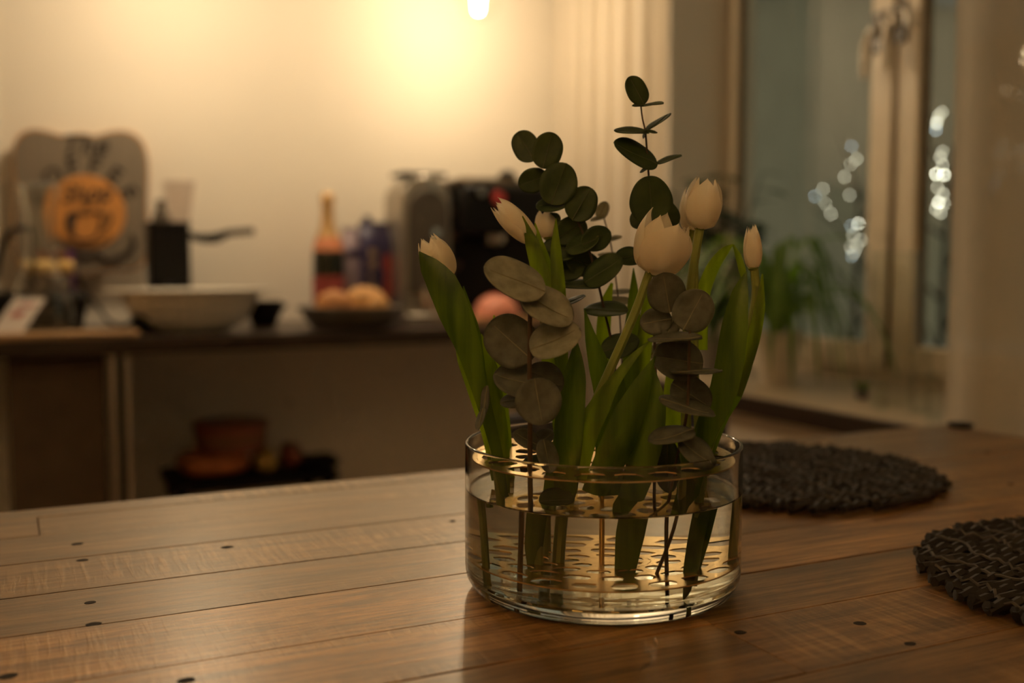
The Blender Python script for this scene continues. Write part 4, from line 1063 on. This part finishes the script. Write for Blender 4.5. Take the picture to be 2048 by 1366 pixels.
# arched silver machine
Ya = 3.20
xa, xb = onY(806, 600, Ya).x, onY(903, 600, Ya).x
za = onY(855, 350, Ya).z; r = (xb - xa) / 2
wk = thing('water_carbonator', ((xa + xb) / 2, Ya + .08, ZC), 'arched silver and grey kitchen machine beside the black espresso machine', 'appliance')
def arch(x0, x1, z0, z1, y, d, rad):
    poly = [Vector((x0, y, z0)), Vector((x1, y, z0))]
    mx, rz = (x0 + x1) / 2, (x1 - x0) / 2
    for i in range(17):
        a = math.pi * i / 16
        poly.append(Vector((mx + rz * math.cos(a), y, z1 - rad + rad * math.sin(a))))
    return G().prism(poly, (0, d, 0))
part('housing', arch(xa, xb, ZC + .002, za, Ya, .18, r * .95), 'silver', wk, bevel=.006)
f0, f1 = onY(818, 600, Ya).x, onY(895, 600, Ya).x
part('front_panel', arch(f0, f1, ZC + .095, onY(855, 380, Ya).z, Ya - .006, .007, (f1 - f0) * .48), 'grease', wk, bevel=.002)
part('base_plate', G().box((xa - .004, Ya - .05, ZC + .001), (xb + .004, Ya + .001, ZC + .03)), 'silver', wk, bevel=.006)
part('cap', G().box((xa + .01, Ya + .03, za - .001), (xb - .002, Ya + .15, za + .012)), 'black', wk, bevel=.004)
pk = onY(873, 466, Ya - .02)
part('dial', G().tube([pk, pk + Vector((0, .02, 0))], [.014, .017], 20), 'chrome', wk)
pk = onY(868, 372, Ya - .012)
part('badge', G().tube([pk, pk + Vector((0, .014, 0))], [.010, .012], 20), 'chrome', wk)
pk = onY(850, 606, Ya - .03)
part('nozzle', G().tube([pk + Vector((0, 0, -.022)), pk + Vector((0, 0, -.005)), pk + Vector((0, 0, .02)), pk + Vector((0, 0, .05))], [.010, .014, .012, .011], 16), 'chrome', wk)

# black espresso machine
Ye = 3.16
es = thing('espresso_machine', (onY(990, 600, Ye).x, Ye + .1, ZC), 'large black espresso machine with a red button behind the tulips', 'coffee machine')
lo, hi = ybox(918, 1098, 372, 640, Ye, .25, ZC + .001)
part('back_body', G().box((lo[0], Ye + .10, lo[2]), hi), 'black', es, bevel=.012)
part('head', G().box((lo[0] + .01, Ye - .02, onY(990, 470, Ye).z), (hi[0], Ye + .101, hi[2] - .004)), 'black', es, bevel=.014)
part('drip_tray', G().box((lo[0] + .01, Ye - .02, ZC + .001), (hi[0] - .004, Ye + .101, ZC + .042)), 'blackmatte', es, bevel=.008)
part('top_tray', G().box((lo[0] + .004, Ye + .0, hi[2] - .003), (hi[0] - .06, Ye + .22, hi[2] + .016)), 'bronze', es, bevel=.004)
pk = onY(1022, 362, Ye + .03)
part('top_knob', G().lathe([(0, 0), (.030, 0), (.034, .018), (.030, .042), (.016, .054), (0, .056)], (pk.x, Ye + .06, hi[2] - .003), 24), 'black', es)
part('cup_rail', G().tube([(lo[0] + .01, Ye + .02, hi[2] + .015), (lo[0] + .18, Ye + .02, hi[2] + .015)], .006, 8).box((lo[0] + .02, Ye + .018, hi[2] - .004), (lo[0] + .024, Ye + .024, hi[2] + .014)), 'bronze', es)
pk = onY(1000, 396, Ye - .03)
part('red_button', G().tube([pk, pk + Vector((0, .02, 0))], [.020, .024], 20), 'red', es)
pk = onY(965, 385, Ye - .03)
part('gauge', G().tube([pk, pk + Vector((0, .016, 0))], [.010, .013], 18), 'steel', es)
pk = onY(1005, 470, Ye - .03)
part('group_head', G().tube([(pk.x, Ye + .03, pk.z + .01), (pk.x, Ye + .03, pk.z - .028)], [.034, .030], 20), 'steel', es)
part('portafilter', G().tube([(pk.x, Ye + .03, pk.z - .03), (pk.x - .02, Ye - .05, pk.z - .035), (pk.x - .03, Ye - .10, pk.z - .04)], [.012, .013, .014], 10), 'black', es)
for i, (px, py) in enumerate([(930, 420), (930, 470), (930, 530)]):
    pk = onY(px, py, Ye - .025)
    part('switch', G().box((pk.x - .022, Ye + .06, pk.z - .011), (pk.x + .022, Ye + .105, pk.z + .011)), 'darkcab', es, bevel=.004)

# small board with a salmon coloured bun
Yq = 2.98
lo, hi = ybox(948, 1075, 622, 640, Yq, .14, ZC + .001)
bd2 = thing('bread_board', ((lo[0] + hi[0]) / 2, Yq + .07, ZC), 'small pale wooden board in front of the espresso machine', 'board')
part('slab', G().box((lo[0], Yq, lo[2]), (hi[0], Yq + .12, ZC + .022)), 'board', bd2, bevel=.004)
part('handle', G().box((hi[0], Yq + .045, lo[2]), (hi[0] + .05, Yq + .075, ZC + .020)), 'board', bd2, bevel=.004)
pk = onY(996, 590, Yq + .05); hh = pk.z - ZC - .0225; k = pxw(Yq + .05, 996)
sm = thing('pink_bowl', (pk.x, Yq + .06, ZC + .0225), 'salmon pink upturned bowl on the small wooden board', 'bowl')
part('dome', G().lathe([(46 * k, 0), (46 * k, .004), (43 * k, hh * .4), (34 * k, hh * .75), (20 * k, hh * .95), (0, hh)], (pk.x, Yq + .06, ZC + .0225), 36), 'salmon', sm)
part('foot_ring', G().lathe([(14 * k, hh * .95), (14 * k, hh * 1.04), (11 * k, hh * 1.04), (11 * k, hh * .95)], (pk.x, Yq + .06, ZC + .0225), 24, closed=True), 'salmon', sm)

# ---- things under the counter
Yu = 3.12
zt = onY(500, 958, Yu).z
xl, xr = onY(345, 950, Yu).x, onY(680, 950, Yu).x
sl = thing('low_stool', ((xl + xr) / 2, Yu + .15, 0), 'low black stool under the counter carrying a tub and bags', 'stool')
part('seat', G().box((xl, Yu, zt - .03), (xr, Yu + .3, zt)), 'blackmatte', sl, bevel=.008)
for x in (xl + .03, xr - .03):
    for y in (Yu + .03, Yu + .27): part('leg', G().tube([(x, y, 0), (x, y, zt - .029)], .014, 8), 'black', sl)
def pouch(name, px0, px1, py0, py1, Y, d, mat, label, cat, lump):
    lo, hi = ybox(px0, px1, py0, py1, Y, d); z0 = zt + .001
    t = thing(name, ((lo[0] + hi[0]) / 2, Y + d / 2, z0), label, cat)
    rows = []
    for i in range(9):
        th = math.pi * i / 8; row = []
        for j in range(21):
            a = 2 * math.pi * j / 20; s = math.sin(th) ** .5
            row.append(Vector(((lo[0] + hi[0]) / 2 + (hi[0] - lo[0]) / 2 * s * math.copysign(abs(math.cos(a)) ** .7, math.cos(a)), Y + d / 2 + d / 2 * s * math.copysign(abs(math.sin(a)) ** .7, math.sin(a)),
                               z0 + (hi[2] - z0) * (.5 - .5 * math.cos(th)) * (1 + lump * math.sin(3 * a + i)))))
        rows.append(row)
    part('wrapper', G().sheet(rows), mat, t)
    part('fold', G().tube(spline([(lo[0] + .02, Y + .01, hi[2] - .012), ((lo[0] + hi[0]) / 2, Y - .002, hi[2] - .006), (hi[0] - .02, Y + .012, hi[2] - .012)], 10), .004, 6), mat, t)
    return hi[2]
zo = pouch('snack_bag', 362, 512, 906, 950, Yu + .03, .22, 'orangebag', 'flat orange snack bag under the red tub', 'bag', .03)
pouch('snack_bag', 515, 560, 902, 950, Yu + .05, .12, 'yellowbag', 'small yellow snack bag beside the red tub', 'bag', .04)
pouch('snack_bag', 572, 610, 890, 950, Yu + .06, .12, 'redtub', 'dark red packet standing next to the yellow snack bag', 'packet', .03)
pouch('black_pouch', 600, 690, 915, 952, Yu + .02, .16, 'blackmatte', 'black soft pouch at the right end of the low stool', 'pouch', .08)
k = pxw(Yu + .12, 462); tp = Vector((onY(462, 870, Yu + .12).x, Yu + .12, zo + .001)); hh = onY(462, 842, Yu + .12).z - tp.z
tu = thing('plastic_tub', tp, 'round dark red tub standing on the orange snack bag', 'tub')
part('tub_body', G().lathe([(0, 0), (64 * k, 0), (68 * k, .004), (72 * k, hh - .016), (0, hh - .016)], tp, 40), 'redtub', tu)
part('lid', G().lathe([(0, hh - .0155), (75 * k, hh - .0155), (76 * k, hh - .002), (72 * k, hh), (0, hh)], tp, 40), 'redtub', tu)
part('paper_label', G().lathe([(70.0 * k, .02), (71.6 * k, hh - .03)], tp, 40), 'brownbox', tu)
pk = onY(585, 808, YB - .03)
kn = thing('wall_hook', (pk.x, YB, pk.z), 'small round steel hook on the wall under the counter', 'hook')
part('plate', G().tube([(pk.x, YB - .0005, pk.z), (pk.x, YB - .006, pk.z)], .016, 20), 'steel', kn)
part('knob', G().tube([(pk.x, YB - .006, pk.z), (pk.x, YB - .02, pk.z), (pk.x, YB - .03, pk.z)], [.006, .007, .012], 16), 'steel', kn)

# ================================================================== PENDANT BULB
def pendant(BULB, label):
    pd = thing('pendant_bulb', BULB, label, 'lamp', 'pendant bulbs along the back wall')
    RB = 0.070
    gp = []
    for i in range(25):
        a = math.pi * i / 24
        if RB * math.sin(a) < 0.014 and a > 2: break
        gp.append((max(0.0, RB * math.sin(a)), -RB * math.cos(a)))
    gp += [(0.0135, 0.072), (0.0135, 0.092)]
    part('globe', G().lathe(gp, BULB, 40), 'thin', pd)
    part('filament', G().lathe([(0, -.046), (.010, -.044), (.014, -.034), (.016, -.010), (.016, .030), (.012, .044), (0, .046)], BULB, 24), 'bulbcore', pd)
    ld = bpy.data.lights.new('bulb_light', 'POINT'); ld.energy = BULB_W; ld.color = LAMP_RGB; ld.shadow_soft_size = 0.036
    ld.cycles.is_caustics_light = True
    lo_ = bpy.data.objects.new('bulb_light', ld); COL.objects.link(lo_); lo_.parent = pd; lo_.location = (0, 0, -0.012)
    part('socket', G().lathe([(0, .0725), (.0128, .0725), (.019, .0935), (.021, .13), (.016, .142), (0, .144)], BULB, 24), 'bronze', pd)
    part('cord', G().tube([BULB + Vector((0, 0, .143)), BULB + Vector((0, 0, 2.48 - BULB.z))], .003, 8), 'black', pd)
    part('ceiling_cup', G().lathe([(0, 2.455 - BULB.z), (.045, 2.46 - BULB.z), (.05, 2.498 - BULB.z), (0, 2.499 - BULB.z)], BULB, 24), 'bronze', pd)
pendant(BULB, 'glowing round glass pendant bulb hanging in front of the back wall')
pendant(BULB2, 'glowing pendant bulb just above the frame, over the coffee grinder')
# added fill light, built as an unseen uplighter and bounced off the ceiling
fl = Vector((-0.95, -0.85, 0))
t = thing('fill_lamp', fl, 'added unseen uplighter behind the camera, filling the room off the ceiling', 'lamp')
part('base', G().lathe([(0, 0), (.15, 0), (.15, .015), (.03, .025), (0, .025)], fl, 32), 'bronze', t)
part('pole', G().tube([fl + Vector((0, 0, .02)), fl + Vector((0, 0, 1.61))], .012, 12), 'bronze', t)
part('lamp_shade', G().lathe([(0, 1.60), (.05, 1.605), (.13, 1.66), (.19, 1.76), (.186, 1.76), (.127, 1.666), (.05, 1.613), (0, 1.61)], fl, 40), 'bronze', t)
part('light_bulb', G().lathe([(0, 1.615), (.03, 1.62), (.05, 1.66), (.03, 1.70), (0, 1.71)], fl, 20), 'fill_bulb', t)

# ================================================================== WINDOW SILL
def pot(c, r, h, mat, t):
    part('pot', G().lathe([(0, .001), (r * .72, .001), (r * .76, .006), (r * .98, h - .012), (r * 1.03, h - .010), (r * 1.03, h), (r * .95, h), (r * .92, h - .014), (0, h - .014)], c, 36), mat, t)
    part('soil', G().lathe([(0, h - .0135), (r * .915, h - .0135), (r * .7, h - .008), (0, h - .007)], c, 24), 'soil', t)
sp_c = onX(1555, 748, 1.80); sp_c = Vector((1.80, sp_c.y, ZS))
pz = onX(1555, 662, 1.80).z - ZS
kk = (sp_c - CAM).dot(FWD) / FPX
t = thing('spider_plant', sp_c, 'spider plant with drooping leaves in a pale pot on the sill', 'potted plant')
pot(sp_c, 46 * kk, pz, 'potpaint', t)
rr = random.Random(11)
for i in range(58):
    a = rr.uniform(0, 2 * math.pi); L_ = rr.uniform(.16, .34); lift = rr.uniform(.05, .26); droop = rr.uniform(.02, .22)
    d = Vector((math.cos(a), math.sin(a), 0)); b0 = sp_c + Vector((0, 0, pz - .01)) + d * .012
    if d.x > 0.55: L_ *= .75
    pts = spline([b0, b0 + d * L_ * .22 + Vector((0, 0, lift * .8)), b0 + d * L_ * .55 + Vector((0, 0, lift)), b0 + d * L_ * .85 + Vector((0, 0, lift - droop * .6)), b0 + d * L_ + Vector((0, 0, lift - droop * 1.4))], 12)
    wd = rr.uniform(.006, .010); S = d.cross(Vector((0, 0, 1))); rows = []
    for q_i, p in enumerate(pts):
        u = q_i / 11; w_ = wd * (math.sin(math.pi * min(1, .12 + .88 * u)) ** .6 if u < 1 else .05)
        p.z = max(p.z, ZS + .004) if p.x > 1.6 else p.z
        rows.append([p - S * w_ + Vector((0, 0, w_ * .4)), p, p + S * w_ + Vector((0, 0, w_ * .4))])
    part('leaf', G().sheet(rows), 'spider', t)
hp_c = onX(1428, 700, 1.84); hp_c = Vector((1.84, min(hp_c.y, 2.72), ZS))
t = thing('house_plant', hp_c, 'dark leafy house plant on the sill behind the tall tulips', 'potted plant')
pot(hp_c, .055, .10, 'stone', t)
for i in range(22):
    a = rr.uniform(0, 6.28); sp_ = rr.uniform(.03, .17); h = rr.uniform(.14, .50)
    b0 = hp_c + Vector((0, 0, .09)); tipp = b0 + Vector((math.cos(a) * sp_ - .03, math.sin(a) * sp_ - .02, h))
    pts = spline([b0, b0.lerp(tipp, .5) + Vector((0, 0, .03)), tipp], 10)
    part('stalk', G().tube(pts, lerp1([.004, .002], 10), 6), 'ficus', t)
    for j in range(6):
        p = pts[4 + j]; aa = rr.uniform(0, 6.28); d = Vector((math.cos(aa), math.sin(aa), rr.uniform(-.3, .5))).normalized()
        if p.x + d.x * .09 > XG - .02: d.x *= -1
        S = d.cross(Vector((0, 0, 1))).normalized(); L_ = rr.uniform(.06, .10); w_ = L_ * .32; rows = []
        for q_i in range(8):
            u = q_i / 7; ww = w_ * math.sin(math.pi * (.03 + .94 * u)) ** .7; c = p + d * L_ * u + Vector((0, 0, -.25 * L_ * u * u))
            rows.append([c - S * ww, c + Vector((0, 0, -.15 * ww)), c + S * ww])
        part('leaf', G().sheet(rows), 'ficus', t)
# tall clear vase and little glasses near the right curtain
X1 = 1.74
gv = onX(1783, 775, X1); gv = Vector((X1, gv.y, ZS)); k = (gv - CAM).dot(FWD) / FPX; H = onX(1783, 506, X1).z - ZS
t = thing('tall_glass_vase', gv, 'tall clear glass cylinder vase before the window mullion', 'vase')
part('glass_body', G().lathe([(0, .001), (42 * k, .001), (44 * k, .005), (45 * k, H), (45 * k - .003, H), (44 * k - .003, .012), (0, .010)], gv, 40), 'thin', t)
part('lip', G().lathe([(45 * k, H - .001), (45.8 * k, H + .001), (45 * k - .001, H + .003), (45 * k - .003, H + .001)], gv, 40, closed=True), 'thin', t)
for (px, py, ptop, r_, X_, lab) in [(1840, 788, 700, 24, 1.70, 'clear stemless glass on the sill next to the right curtain'), (1762, 800, 765, 15, 1.655, 'tiny clear tealight glass at the front edge of the sill'), (1868, 810, 745, 18, 1.655, 'short clear glass half hidden by the right curtain edge')]:
    c = onX(px, py, X_); c = Vector((X_, c.y, ZS)); k = (c - CAM).dot(FWD) / FPX; H = onX(px, ptop, X_).z - ZS
    t = thing('small_glass', c, lab, 'glass')
    part('glass_body', G().lathe([(0, .001), (r_ * .8 * k, .001), (r_ * k, H * .4), (r_ * .9 * k, H), (r_ * .9 * k - .002, H), (r_ * k - .002, H * .4), (r_ * .75 * k, .008), (0, .007)], c, 32), 'thin', t)
    part('lip', G().lathe([(r_ * .9 * k, H - .0005), (r_ * .92 * k + .0006, H + .001), (r_ * .9 * k - .001, H + .002), (r_ * .9 * k - .002, H + .0005)], c, 32, closed=True), 'thin', t)
gs = onX(1725, 757, 1.78); gs = Vector((1.78, gs.y, ZS))
t = thing('succulent', gs, 'tiny green succulent at the foot of the window between plant and vase', 'plant')
part('pot', G().lathe([(0, .001), (.014, .001), (.018, .018), (.016, .02), (0, .018)], gs, 20), 'stone', t)
for i in range(8):
    a = i * .785; d = Vector((math.cos(a), math.sin(a), 1.1)).normalized(); b0 = gs + Vector((0, 0, .018))
    part('leaf', G().tube([b0, b0 + d * .012, b0 + d * .024, b0 + d * .032], [.003, .005, .004, .0006], 6), 'spider', t)

# light reaches what stands in the water and the table under the vase
for o in bpy.data.objects:
    if o.type == 'MESH':
        top = o
        while top.parent: top = top.parent
        if top.name.split('.')[0] in ('tulip', 'eucalyptus_sprig', 'flower_holder', 'dining_table'):
            o.cycles.is_caustics_receiver = True
